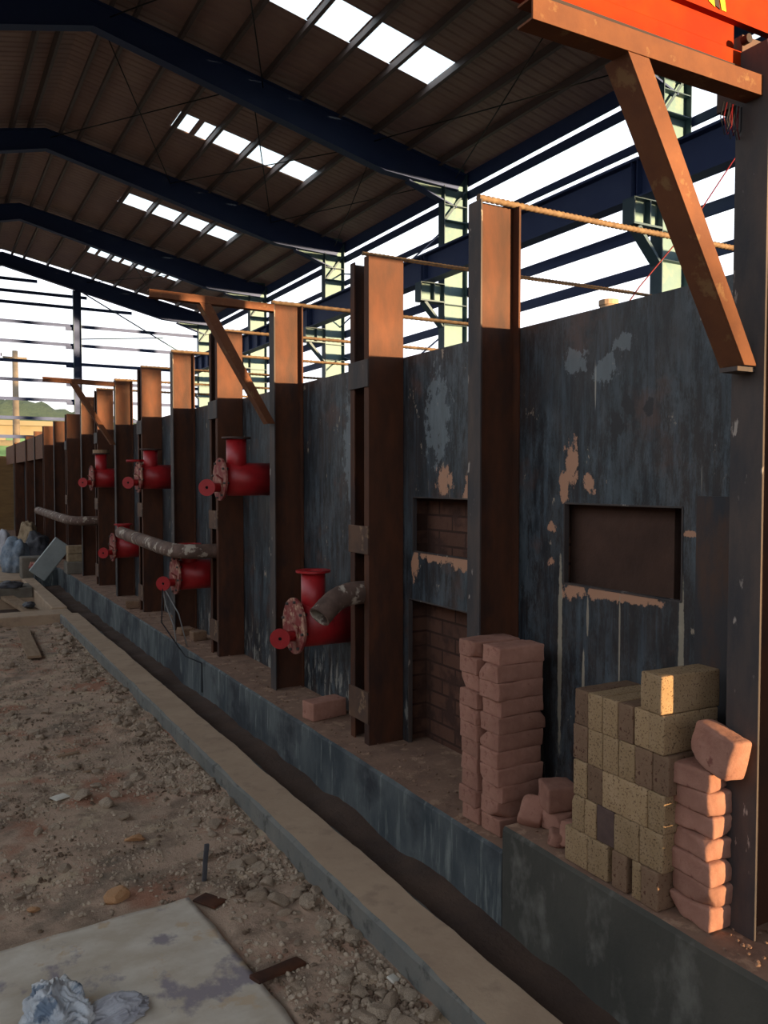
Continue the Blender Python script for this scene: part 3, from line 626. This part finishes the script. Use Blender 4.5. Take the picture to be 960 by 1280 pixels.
# grey scaly pipes coming out of the double columns
def pipe(path, r, label, seed):
    b = MB(); pts = []
    P = [Vector(p) for p in path]
    for i in range(len(P)-1):
        n = max(2, int((P[i+1]-P[i]).length/.05))
        for k in range(n): pts.append(P[i].lerp(P[i+1], k/n))
    pts.append(P[-1])
    for _ in range(3):
        pts = [pts[0]]+[(pts[i-1]+pts[i]*2+pts[i+1])/4 for i in range(1, len(pts)-1)]+[pts[-1]]
    rs = [r*(1+.05*noise.noise(Vector((i*.7, seed, 0)))) for i in range(len(pts))]
    b.tube(pts, rs, 20, caps=False)
    c0, c1 = pts[-1], pts[-2]; ax = (c0-c1).normalized()
    b.ring(c0, ax, r*.82, r*1.0, .01, 20); b.ring(c0-ax*.06, ax, 0, r*.95, .004, 20, 1)
    o = b.build('bent_pipe', [M['pipe'], M['bore_shade']]); return tag(o, label, 'pipe', 'scaly grey pipes')
pipe([(2.12,3.71,1.025),(1.86,3.70,1.035),(1.77,3.69,1.01),(1.685,3.66,.935)], .058, 'short thick bent pipe curving down from the nearest double column', 1)
pipe([(2.12,6.1,1.06),(1.68,6.1,1.065),(1.62,6.3,1.075),(1.60,7.85,1.115)], .055, 'long scaly grey pipe running back from the second double column', 2)
pipe([(2.12,10.9,1.085),(1.72,10.9,1.085),(1.62,11.1,1.09),(1.58,13.9,1.125)], .058, 'small far grey pipe running back from the fourth double column', 3)
# loose wires under the burner
for k, (pts, m) in enumerate((([(1.62,6.46,.79),(1.66,6.5,.62),(1.72,6.5,.45),(1.73,6.45,.30)], 'wire_grey'), ([(1.63,6.46,.79),(1.60,6.4,.5),(1.72,6.3,.29),(1.70,6.1,.28),(1.765,5.9,.26),(1.76,5.88,.05)], 'wire_black'), ([(1.62,6.46,.79),(1.74,6.42,.55),(1.80,6.4,.29)], 'wire_grey'))):
    b = MB(); b.tube(pts, .005, 6); o = b.build('loose_wire', M[m]); tag(o, ['thin pale wire hanging from the lower red burner under the long pipe', 'thin black cable from the lower burner over the ledge into the trench', 'second thin pale wire leaning right below the long pipe burner'][k], 'wire')

# ------------------------------------------------------------ bricks
def brick_mesh(L, W, H, seed, rough=.003, chip=0, rnd_edge=.008):
    rnd = random.Random(seed); nx, ny, nz = 4+max(1, int(L/.022)), 4+max(1, int(W/.022)), 4+max(1, int(H/.02))
    bm = bmesh.new(); vm = {}
    def ax(i, n, D):
        if i == 0: return -D/2
        if i == n: return D/2
        if i == 1: return -D/2+rnd_edge*.4
        if i == n-1: return D/2-rnd_edge*.4
        lo = -D/2+rnd_edge; hi = D/2-rnd_edge
        return lo+(hi-lo)*(i-2)/max(1, n-4)
    def V(i, j, k):
        key = (i, j, k)
        if key not in vm:
            x, y, z = ax(i, nx, L), ax(j, ny, W), ax(k, nz, H)
            p = Vector((x, y, z)); inner = Vector((max(-L/2+rnd_edge, min(L/2-rnd_edge, x)), max(-W/2+rnd_edge, min(W/2-rnd_edge, y)), max(-H/2+rnd_edge, min(H/2-rnd_edge, z))))
            d = p-inner
            if d.length > rnd_edge: d = d.normalized()*rnd_edge
            elif d.length > 0: pass
            p = inner+d
            q = p*16+Vector((seed*3.7, seed*1.3, seed))
            off = Vector((noise.noise(q), noise.noise(q+Vector((9,0,0))), noise.noise(q+Vector((0,9,0)))))*rough
            q2 = p*50+Vector((seed, 0, 5)); off += p.normalized()*noise.noise(q2)*rough*.5
            p = p+off
            vm[key] = bm.verts.new(p)
        return vm[key]
    def face(a): 
        try: bm.faces.new(a).smooth = True
        except ValueError: pass
    for i in range(nx):
        for j in range(ny):
            face((V(i,j,nz),V(i+1,j,nz),V(i+1,j+1,nz),V(i,j+1,nz))); face((V(i,j,0),V(i,j+1,0),V(i+1,j+1,0),V(i+1,j,0)))
    for i in range(nx):
        for k in range(nz):
            face((V(i,0,k),V(i+1,0,k),V(i+1,0,k+1),V(i,0,k+1))); face((V(i,ny,k),V(i,ny,k+1),V(i+1,ny,k+1),V(i+1,ny,k)))
    for j in range(ny):
        for k in range(nz):
            face((V(0,j,k),V(0,j,k+1),V(0,j+1,k+1),V(0,j+1,k))); face((V(nx,j,k),V(nx,j+1,k),V(nx,j+1,k+1),V(nx,j,k+1)))
    if chip:
        for _ in range(chip):   # broken corner: slice the corner off
            s = Vector((rnd.choice((-1,1)), rnd.choice((-1,1)), rnd.choice((-1,1))))
            c = Vector((s.x*L/2, s.y*W/2, s.z*H/2)); nrm = Vector((s.x*rnd.uniform(.4,1), s.y*rnd.uniform(.4,1), s.z*rnd.uniform(.4,1))).normalized(); dd = nrm.dot(c)-rnd.uniform(.012,.028)
            for v in bm.verts:
                e_ = nrm.dot(v.co)-dd
                if e_ > 0: v.co -= nrm*e_
    me = bpy.data.meshes.new('brick'); bm.to_mesh(me); bm.free(); return me
SEED = [0]
def brick(name, L, W, H, loc, rot, mat, label, group, rough=.003, chip=0, edge=.008):
    SEED[0] += 1; me = brick_mesh(L, W, H, SEED[0], rough, chip, edge); me.materials.append(mat)
    o = bpy.data.objects.new(name, me); C.objects.link(o); o.location = loc; o.rotation_euler = rot
    return tag(o, label, 'brick', group)
nth = ['top', 'second from the top', 'third from the top', 'fourth from the top', 'fifth from the top', 'sixth from the top', 'seventh from the top', 'eighth from the top', 'ninth from the top', 'third from the bottom', 'second from the bottom', 'bottom']
# tall pink stack, two columns of 11 courses
random.seed(11)
for col, (yc, side) in enumerate(((2.489,'right'), (2.622,'left'))):
    N = 11; hh = .0642 if side == 'right' else .0645
    for k in range(N):
        name = nth[N-1-k] if k > 1 else ('bottom' if k == 0 else 'second from the bottom')
        brick('pink_brick', .212+random.uniform(-.006,.008), .113+random.uniform(-.004,.006), hh*1.0+.0008, (1.84+.108+random.uniform(-.007,.007)+(.0 if col == 0 else -.003), yc+random.uniform(-.004,.004), .271+hh*(k+.5)), (0, 0, random.uniform(-.05,.05)), M['pink'],
              'pink clay brick, %s in the %s column of the tall pink stack' % (name, side), 'pink bricks in the tall stack', .0035, 1 if random.random() < .35 else 0, .006)
# buff firebrick pile: five rows of headers on edge
rows = [[2.002,1.937,1.872,1.808,1.747,1.687,1.628], [2.007,1.939,1.873,1.808,1.742,1.676,1.615], [2.003,1.941,1.873,1.692,1.627], [2.010,1.951,1.899,1.822,1.722,1.632], [2.041,1.936,1.846,1.831,1.768,1.751,1.712,1.645]]
tones = [['brown_brick','buff','buff','brown_brick','buff','buff'], ['brown_brick','buff','buff','buff','brown_brick','brown_brick'], ['buff','brown_brick','buff','buff'], ['buff','buff','dark_brick','buff','buff'], ['buff','buff',None,'brown_brick',None,'buff','brown_brick']]
rn = ['top full', 'second', 'third', 'fourth', 'bottom']
tn = {'buff':'speckled buff', 'brown_brick':'brownish', 'dark_brick':'dark'}
cols_n = ['first','second','third','fourth','fifth','sixth','seventh']
HB = .1145
for ri, (ed, tt) in enumerate(zip(rows, tones)):
    z = .362+HB*(4-ri); n = 0
    for i in range(len(ed)-1):
        if tt[i] is None: continue
        W = ed[i]-ed[i+1]-.002; L = .228+random.uniform(-.006,.004)
        brick('firebrick', L, W, HB-.001, (1.812+L/2+random.uniform(0,.006)+(.006 if tt[i] == 'dark_brick' else 0), (ed[i]+ed[i+1])/2, z+HB/2), (0, 0, random.uniform(-.012,.012)), M[tt[i]],
              '%s firebrick, %s from the left in the %s row of the buff pile' % (tn[tt[i]], cols_n[n], rn[ri]), 'firebricks in the buff pile', .0016, 1 if random.random() < .3 else 0, .005)
        n += 1
brick('firebrick', .232, .083, .112, (1.925, 1.672, .362+5*HB+.056), (0, 0, -.05), M['buff'], 'lone speckled buff firebrick sitting on top of the buff pile', 'firebricks in the buff pile', .0016, 0, .006)
# short pink stack of broken bricks beside the near column
zz = [.36,.425,.489,.553,.617,.681,.746,.806]
offs = [(.004,0,.06),(.006,-.004,-.04),(0,-.002,.05),(.004,.004,-.08),(.010,0,.1),(-.002,.002,-.03),(-.012,.012,.2)]
for k in range(7):
    dx, dy, rr = offs[k]
    brick('pink_brick', .095, .15, (zz[k+1]-zz[k])+.001, (1.862+.040+dx-.004, 1.570+dy, (zz[k]+zz[k+1])/2+.001), (0, 0, rr-.1), M['pink'],
          'broken pink brick, %s in the short stack by the near column' % (['bottom','sixth from the top','fifth from the top','fourth from the top','middle but one higher','second from the top','topmost flat one'][k] if k != 4 else 'third from the top'), 'pink bricks in the short stack', .005, 2, .010)
brick('pink_brick', .075, .14, .115, (1.882, 1.50, .868), (R(13), R(2), R(-3)), M['pink'], 'pink brick on edge leaning out over the short stack, sunlit end', 'pink bricks in the short stack', .004, 2, .012)
# small broken pink pieces between the piles
brick('pink_brick', .10, .085, .07, (1.90, 2.31, .405), (R(20), R(-42), R(30)), M['pink'], 'broken pink brick piece leaning against the tall pink stack', 'broken pink pieces between the piles', .005, 2, .01)
brick('pink_brick', .11, .095, .066, (1.965, 2.235, .395), (0, 0, R(12)), M['pink'], 'broken pink brick piece lying under another between the piles', 'broken pink pieces between the piles', .005, 2, .01)
brick('pink_brick', .115, .10, .09, (1.965, 2.245, .475), (R(3), 0, R(-18)), M['pink'], 'upper broken pink brick piece standing between the piles', 'broken pink pieces between the piles', .005, 1, .01)
brick('pink_brick', .09, .06, .085, (1.905, 2.10, .405), (0, R(8), R(20)), M['pink'], 'small pink brick piece touching the left edge of the buff pile', 'broken pink pieces between the piles', .005, 2, .01)
brick('pink_brick', .07, .06, .05, (1.865, 2.13, .386), (R(10), 0, R(50)), M['pink'], 'smallest pink chunk at the foot of the buff pile', 'broken pink pieces between the piles', .006, 2, .012)
brick('pink_brick', .225, .114, .10, (1.955, 4.19, .321), (0, 0, R(9)), M['pink'], 'lone pink brick on edge on the ledge below the nearest burner', None, .003, 0, .008)
brick('pink_brick', .12, .10, .075, (1.985, 6.73, .309), (0, 0, R(5)), M['brown_brick'], 'small tan brick on the ledge below the long grey pipe', None, .003, 0, .008)
brick('pink_brick', .12, .12, .06, (1.96, 7.02, .302), (0, 0, R(5)), M['brown_brick'], 'flat tan brick on the ledge at the foot of a single column', None, .003, 0, .008)
brick('pink_brick', .15, .10, .08, (1.90, 8.75, .311), (0, 0, R(-15)), M['brown_brick'], 'tan brick chunk on the ledge below the far lower burner', None, .004, 1, .01)
for k, z in enumerate((.335, .40, .465, .53)):
    pass
cb = MB(); cb.box(1.76, 2.06, 12.3, 12.6, .272, .44); o = cb.build('cement_block', M['cement_block'], bevel=.01); tag(o, 'grey cement block under the tan bricks at far left end of ledge', 'block')
for k in range(2):
    brick('tan_brick', .25, .14, .11, (1.91, 12.45, .497+k*.115), (0, 0, R(4*k)), M['tan_bag'], ['lower','upper'][k]+' tan brick stacked on the far cement block', 'tan bricks on the cement block', .003, 0, .008)

# ------------------------------------------------------------ debris at the far left
def lump(name, loc, size, mat, label, cat, seed, amp=.3, group=None, sub=4, flat=True):
    bm = bmesh.new(); bmesh.ops.create_icosphere(bm, subdivisions=sub, radius=1)
    for v in bm.verts:
        d = 1+amp*noise.fractal(v.co*1.6+Vector((seed*5.1, seed, 0)), 1, 2, 4)
        r_ = v.co*d
        if flat and r_.z < -.5: r_.z = -.5
        v.co = Vector((r_.x*size[0], r_.y*size[1], (r_.z+.5)*size[2]/1.5))
    for f in bm.faces: f.smooth = sub > 2
    me = bpy.data.meshes.new(name); bm.to_mesh(me); bm.free(); me.materials.append(mat)
    o = bpy.data.objects.new(name, me); C.objects.link(o); o.location = loc; return tag(o, label, cat, group)
cbn = MB(); T = Matrix.Translation((1.60, 12.75, .46)) @ Matrix.Rotation(R(38), 4, 'Y') @ Matrix.Rotation(R(-6), 4, 'Z')
cbn.box(-.13, .13, -.02, .16, -.30, .30, 0, T); o = cbn.build('metal_box', M['grey_panel'], bevel=.012); tag(o, 'grey sheet metal box tilted over at the end of the trench', 'metal box')
lump('blue_sack', (1.33, 14.9, .09), (.22,.3,.55), M['blue_bag'], 'crumpled blue grey plastic sack on the far debris heap', 'sack', 1)
lump('dark_sack', (1.74, 15.6, .265), (.2,.25,.42), M['dark_bag'], 'dark plastic sack beside the blue sack against the far columns', 'sack', 2)
lump('tan_sack', (1.70, 16.5, .265), (.18,.25,.55), M['tan_bag'], 'tan paper sack standing behind the dark sack', 'sack', 3)
lump('white_sack', (1.25, 16.0, .09), (.16,.2,.6), M['film_white'], 'whitish crumpled sheet at the far left edge', 'sack', 4)
b = MB(); b.box(1.30, 1.66, 13.62, 13.95, .09, .42); o = b.build('cement_block', M['cement_block'], bevel=.02); tag(o, 'large grey cement block left of the tilted metal box', 'block')
brick('red_brick', .12, .2, .1, (1.5, 13.52, .29), (0, R(20), R(30)), M['red_dusty'], 'dull red brick chunk between cement block and tilted box', None, .004, 1)
b = MB(); b.box(.86, 1.28, 12.02, 12.5, .02, .16); o = b.build('concrete_slab_piece', M['cement_block'], bevel=.01); tag(o, 'low pale concrete block behind the pit at the left edge', 'block')
b = MB(); T = Matrix.Translation((1.05, 11.2, -.02)) @ Matrix.Rotation(R(6), 4, 'Z'); b.box(-.08,.08,-1.05,.95,-.02,.02,0,T); T = Matrix.Translation((1.05, 11.2, -.02))
o = b.build('plank', M['plank']); tag(o, 'plank laid down into the small pit at left', 'plank'); o.location.z = .06
lump('dark_rag', (1.1, 10.75, .08), (.07,.14,.05), M['dark_bag'], 'small dark rag on the plank in the pit', 'rag', 6)
lump('dark_rag', (1.02, 12.15, .16), (.16,.14,.08), M['dark_bag'], 'dark rag on the low concrete block behind the pit', 'rag', 7)
b = MB(); T = Matrix.Translation((.873, 8.72, .03)) @ Matrix.Rotation(R(-2), 4, 'Z') @ Matrix.Rotation(R(0), 4, 'X'); b.box(-.058,.058,-.84,.84,-.012,.012,0,T); o = b.build('plank', M['plank'], bevel=.002); tag(o, 'short dusty board lying on the rubble near the pit kerb', 'plank')
b = MB(); b.box(1.0, 2.128, 24.02, 24.1, .09, 2.23); o = b.build('board_screen', M['tan_wall']); tag(o, 'tan boarded screen closing the far left end', 'screen')

# ------------------------------------------------------------ foreground board, film, stones
def sheet_h(x, y): return .006+.004*noise.noise(Vector((x*4, y*4, 1)))+.0015*noise.noise(Vector((x*20, y*20, 1)))
A, B_, Cc, D = Vector((.862,3.075)), Vector((.905,2.50)), Vector((.95,1.75)), Vector((-.45,1.75))
E0 = Vector((-.45, 2.98))
n1, n2 = 60, 60; vs = []; 
for j in range(n2+1):
    v = j/n2
    left = E0.lerp(D, v); right = A.lerp(B_, v/.43) if v < .43 else B_.lerp(Cc, (v-.43)/.57)
    for i in range(n1+1):
        u = i/n1; p = left.lerp(right, u)
        if j == 0: p.y += .015*noise.noise(Vector((p.x*6, 0, 3)))
        if i == n1: p.x += .006*noise.noise(Vector((0, p.y*9, 3)))
        z = sheet_h(p.x, p.y)
        if j < 6: z = max(z-.004*(6-j)/6, .001)
        vs.append((p.x, p.y, z+.006))
b = MB(); b.add(vs, [(j*(n1+1)+i, j*(n1+1)+i+1, (j+1)*(n1+1)+i+1, (j+1)*(n1+1)+i) for j in range(n2) for i in range(n1)], 0, True)
o = b.build('floor_sheet', M['board']); so = o.modifiers.new('t', 'SOLIDIFY'); so.thickness = .006; so.offset = -1; tag(o, 'large dusty grey sheet lying on the dirt at lower left', 'sheet')
def crumple(name, loc, size, mat, label, cat, seed, amp=.5):
    # a thin film pulled into soft folds: a closed bag shape, creased along ridges
    bm = bmesh.new(); bmesh.ops.create_icosphere(bm, subdivisions=6, radius=1)
    for v in bm.verts:
        w = Vector((noise.noise(v.co*1.1+Vector((seed,0,0))), noise.noise(v.co*1.1+Vector((0,seed,0))), 0))*.8
        p = (v.co+w)*1.15+Vector((seed*3.3, 1, seed)); p2 = Vector((p.x*1.0, p.y*2.6, p.z*1.6))
        rg = 1-abs(noise.noise(p))*2.2; rg2 = (1-abs(noise.noise(p2*1.3)))**3; rg3 = (1-abs(noise.noise(p2*3.1)))**3
        d = .72+amp*(rg*.35+rg2*.30+rg3*.12-.25); q = v.co*d
        if q.z < -.25: q.z = -.25
        v.co = Vector((q.x*size[0], q.y*size[1], (q.z+.25)*size[2]/1.1))
    for f in bm.faces: f.smooth = True
    me = bpy.data.meshes.new(name); bm.to_mesh(me); bm.free(); me.materials.append(mat)
    o = bpy.data.objects.new(name, me); C.objects.link(o); o.location = loc; return tag(o, label, cat)
crumple('plastic_film', (.312, 2.49, .012), (.10,.19,.11), M['film'], 'crumpled bluish plastic film on the grey sheet at lower left', 'plastic film', 3, .7)
crumple('plastic_film', (.465, 2.48, .012), (.13,.085,.055), M['film_white'], 'flat whitish plastic scrap right of the bluish film', 'plastic film', 5, .35)
lump('sand_heap', (.43, 2.22, .010), (.16,.14,.035), M['sand'], 'low heap of yellow sand on the grey sheet at the bottom edge', 'sand heap', 5, .12)

def stone_mesh(seed, flat=.7):
    bm = bmesh.new(); bmesh.ops.create_icosphere(bm, subdivisions=3, radius=1)
    rnd = random.Random(seed)
    for _ in range(8):
        nrm = Vector((rnd.gauss(0,1), rnd.gauss(0,1), rnd.gauss(0,1))).normalized(); dd = rnd.uniform(.55,.85)
        for v in bm.verts:
            e_ = nrm.dot(v.co)-dd
            if e_ > 0: v.co -= nrm*e_
    for v in bm.verts:
        v.co *= 1+.1*noise.noise(v.co*2.5+Vector((seed,0,0))); v.co.z *= flat
    me = bpy.data.meshes.new('stone'); bm.to_mesh(me); bm.free(); me.materials.append(M['stone']); return me
protos = [stone_mesh(s, random.uniform(.5,.85)) for s in range(8)]
random.seed(5)
notable = [((.62,3.20),.046,'orange_broken','orange brown chipped stone just above the corner of the grey sheet','stone2'), ((.335,3.29),.026,'o','small orange tile fragment left of the chipped stone','orange'), ((.80,3.70),.046,'o','flat orange brown stone alone in mid rubble','orange'),
           ((.68,4.32),.055,'s','rounded grey stone beside the white scrap',None), ((1.27,3.85),.045,'s','pale stone close against the kerb',None), ((1.30,2.63),.03,'s','small pale stone against the kerb lower down',None), ((.30,3.42),.03,'s','pale round stone at the left edge of the rubble',None)]
def put_stone(x, y, r, mat=None, label=None, group=None):
    me = random.choice(protos)
    if mat: me = me.copy(); me.materials.clear(); me.materials.append(mat)
    o = bpy.data.objects.new('stone', me); C.objects.link(o); s = r
    o.scale = (s*random.uniform(.8,1.25), s*random.uniform(.8,1.2), s*random.uniform(.7,1)); o.rotation_euler = (random.uniform(-.3,.3), random.uniform(-.3,.3), random.uniform(0,6.28))
    o.location = (x, y, gh(x, y)+s*.25); tag(o, label, 'stone', group); return o
for (x, y), r, _, lab, mt in notable:
    put_stone(x, y, r, M['orange_stone'] if mt else None, lab, None)
def on_sheet(x, y): return x < .93 and y < 3.1
cnt = 0
while cnt < 290:
    y = 2.0+8*random.random()**1.6; x = random.uniform(.02, 1.30)
    if random.random() < .45: x = random.uniform(1.08, 1.31)
    if on_sheet(x, y): continue
    if x/y < .06: continue
    if noise.noise(Vector((x*2.5, y*2.0, 9))) < -.12 and x < 1.1: continue
    near = x > 1.08
    put_stone(x, y, random.choice((.014,.018,.022,.027,.033,.042)) if not near else random.choice((.014,.018,.024,.032,.04)), None,
              'loose grey brown stone in the rubble strip along the kerb' if near else 'loose grey brown stone scattered on the dirt floor', 'stones along the kerb' if near else 'stones on the dirt floor'); cnt += 1
# gravel too fine to count
b = MB(); pm = []
base = bmesh.new(); bmesh.ops.create_icosphere(base, subdivisions=1, radius=1); bv = [v.co.copy() for v in base.verts]; bf = [[v.index for v in f.verts] for f in base.faces]; base.free()
random.seed(3); k = 0
while k < 12000:
    y = 1.6+7.6*random.random()**1.7; x = random.uniform(0, 1.31)
    if random.random() < .3: x = 1.31-abs(random.gauss(0,.12))
    if x < 0 or on_sheet(x, y): continue
    dens = noise.noise(Vector((x*3, y*2.4, 4)))+.5*noise.noise(Vector((x*9, y*8, 2)))
    if dens < random.uniform(-.5,.3): continue
    r = random.choice((.003,.004,.005,.006,.008,.011)); Q = Matrix.Rotation(random.uniform(0,6.28), 3, Vector((random.random(), random.random(), 1)).normalized())
    z = gh(x, y)+r*.3; sx_, sy_, sz_ = random.uniform(.7,1.3), random.uniform(.7,1.3), random.uniform(.5,1)
    b.add([Q @ Vector((v.x*r*sx_*random.uniform(.8,1.2), v.y*r*sy_, v.z*r*sz_)) + Vector((x, y, z)) for v in bv], bf); k += 1
o = b.build('gravel', M['pebble']); tag(o, 'fine gravel and crumbs strewn over the dirt floor', 'gravel', None, 'stuff')
# crumbs on the ledge
b = MB(); k = 0
while k < 700:
    y = 1.3+8*random.random()**1.5; x = random.uniform(1.82, 2.12); r = random.choice((.003,.004,.006,.008))
    zt = .36 if y < 2.34 else .27
    Q = Matrix.Rotation(random.uniform(0,6.28), 3, 'Z'); b.add([Q @ Vector((v.x*r*random.uniform(.7,1.3), v.y*r, v.z*r*.7)) + Vector((x, y, zt+r*.4)) for v in bv], bf); k += 1
o = b.build('ledge_crumbs', M['ledge_top']); tag(o, 'brown mortar crumbs strewn along the furnace ledge', 'crumbs', None, 'stuff')
# scraps: white chips, wooden slivers, rusty plates at the sheet edge
def slab(name, x, y, sx_, sy_, rot, mat, label, cat, th=.006, tilt=(0,0), z=None):
    SEED[0] += 1
    me = brick_mesh(sx_, sy_, th, SEED[0], .0015, 0, .002); me.materials.append(mat); o = bpy.data.objects.new(name, me); C.objects.link(o)
    o.location = (x, y, (gh(x, y) if z is None else z)+.014); o.rotation_euler = (tilt[0], tilt[1], rot); return tag(o, label, cat)
slab('white_scrap', .575, 4.36, .075, .07, .4, M['white_chip'], 'bright white scrap lying on the rubble at left', 'scrap')
slab('white_scrap', 1.30-.02, 2.235, .035, .03, .4, M['white_chip'], 'small white scrap at the foot of the kerb near the bottom edge', 'scrap', .008, (.3,.2))
slab('wood_sliver', .72, 5.10, .13, .03, .2, M['plank'], 'pale wooden sliver higher up on the rubble', 'wood sliver')
slab('wood_sliver', .80, 4.72, .12, .025, .1, M['plank'], 'thin wooden sliver right of the reddish patch', 'wood sliver')
slab('rusty_bar', .985, 2.47, .20, .05, R(18), M['rust'], 'dark rusty flat bar sticking out from under the grey sheet', 'bar', .012, (0, .12))
slab('rusty_plate', .93, 3.03, .07, .11, R(30), M['rust'], 'small rusty plate at the upper corner of the grey sheet', 'plate', .008)
slab('wood_stick', .965, 3.20, .018, .012, 0, M['dark_bag'], 'short dark stick standing up out of the gravel', 'stick', .16, (.1,.05), .05)

# ------------------------------------------------------------ outside beyond the far gable
xs = lin(-60,140,4); b = MB(); ysn = lin(140,240,5)
def hh_(x, y):
    t_ = max(0, (y-140)/100); base_ = 17.5-.13*max(0, x-5)-.02*abs(min(0, x)); base_ = max(base_, 5)
    return -1+base_*min(1, t_*5)+noise.fractal(Vector((x*.09, y*.09, 0)), 1, 2, 5)*1.6*min(1, t_*5)+random.Random(int(x*31+y*7)).uniform(-.4,.4)
o = grid_mesh('tree_covered_hill', lin(-60,140,1.0), lin(140,180,2), hh_, M['leaf']); structure(o)
c = thing('utility_pole', (4.16, 45, -.3), 'tall pale utility pole outside at the far left', 'pole')
b = MB(); b.tube([(4.16,45,-.3),(4.16,45,8.0)], [.2,.13], 12); b.build('shaft', M['pole_concrete'], c)
b = MB(); b.box(3.6,4.7,44.95,45.05,7.6,7.7); b.box(3.5,3.56,44.97,45.03,7.7,7.85); b.build('crossarm', M['pole_concrete'], c)
c = thing('outside_building', (4, 56, -.3), 'long low cream building outside beyond the far columns', 'building')
b = MB(); b.box(1.0, 8.0, 55, 62, -.3, 4.9); b.build('wall', M['cream'], c)
b = MB(); b.box(.7, 8.3, 54.6, 62.4, 4.9, 5.2); b.build('roof_slab', M['cream'], c)
b = MB(); b.box(4.5, 5.6, 54.97, 55, 3.0, 4.2); b.build('window', M['green_tarp'], c)
c = thing('green_truck', (3.6, 50, -.3), 'green truck body with yellow rail outside at the far left edge', 'truck')
b = MB(); b.box(2.6, 4.4, 48, 52, 1.0, 3.4); b.build('body', M['green_tarp'], c)
b = MB(); b.box(2.55, 4.45, 47.9, 48, 3.4, 3.7); b.build('rail', M['cream'], c)
b = MB()
for (x, y) in ((2.8,48.6),(4.2,48.6),(2.8,51.4),(4.2,51.4)): b.ring((x, y, .25), (1,0,0), 0, .55, .3, 18)
b.build('wheels', M['black_paint'], c)
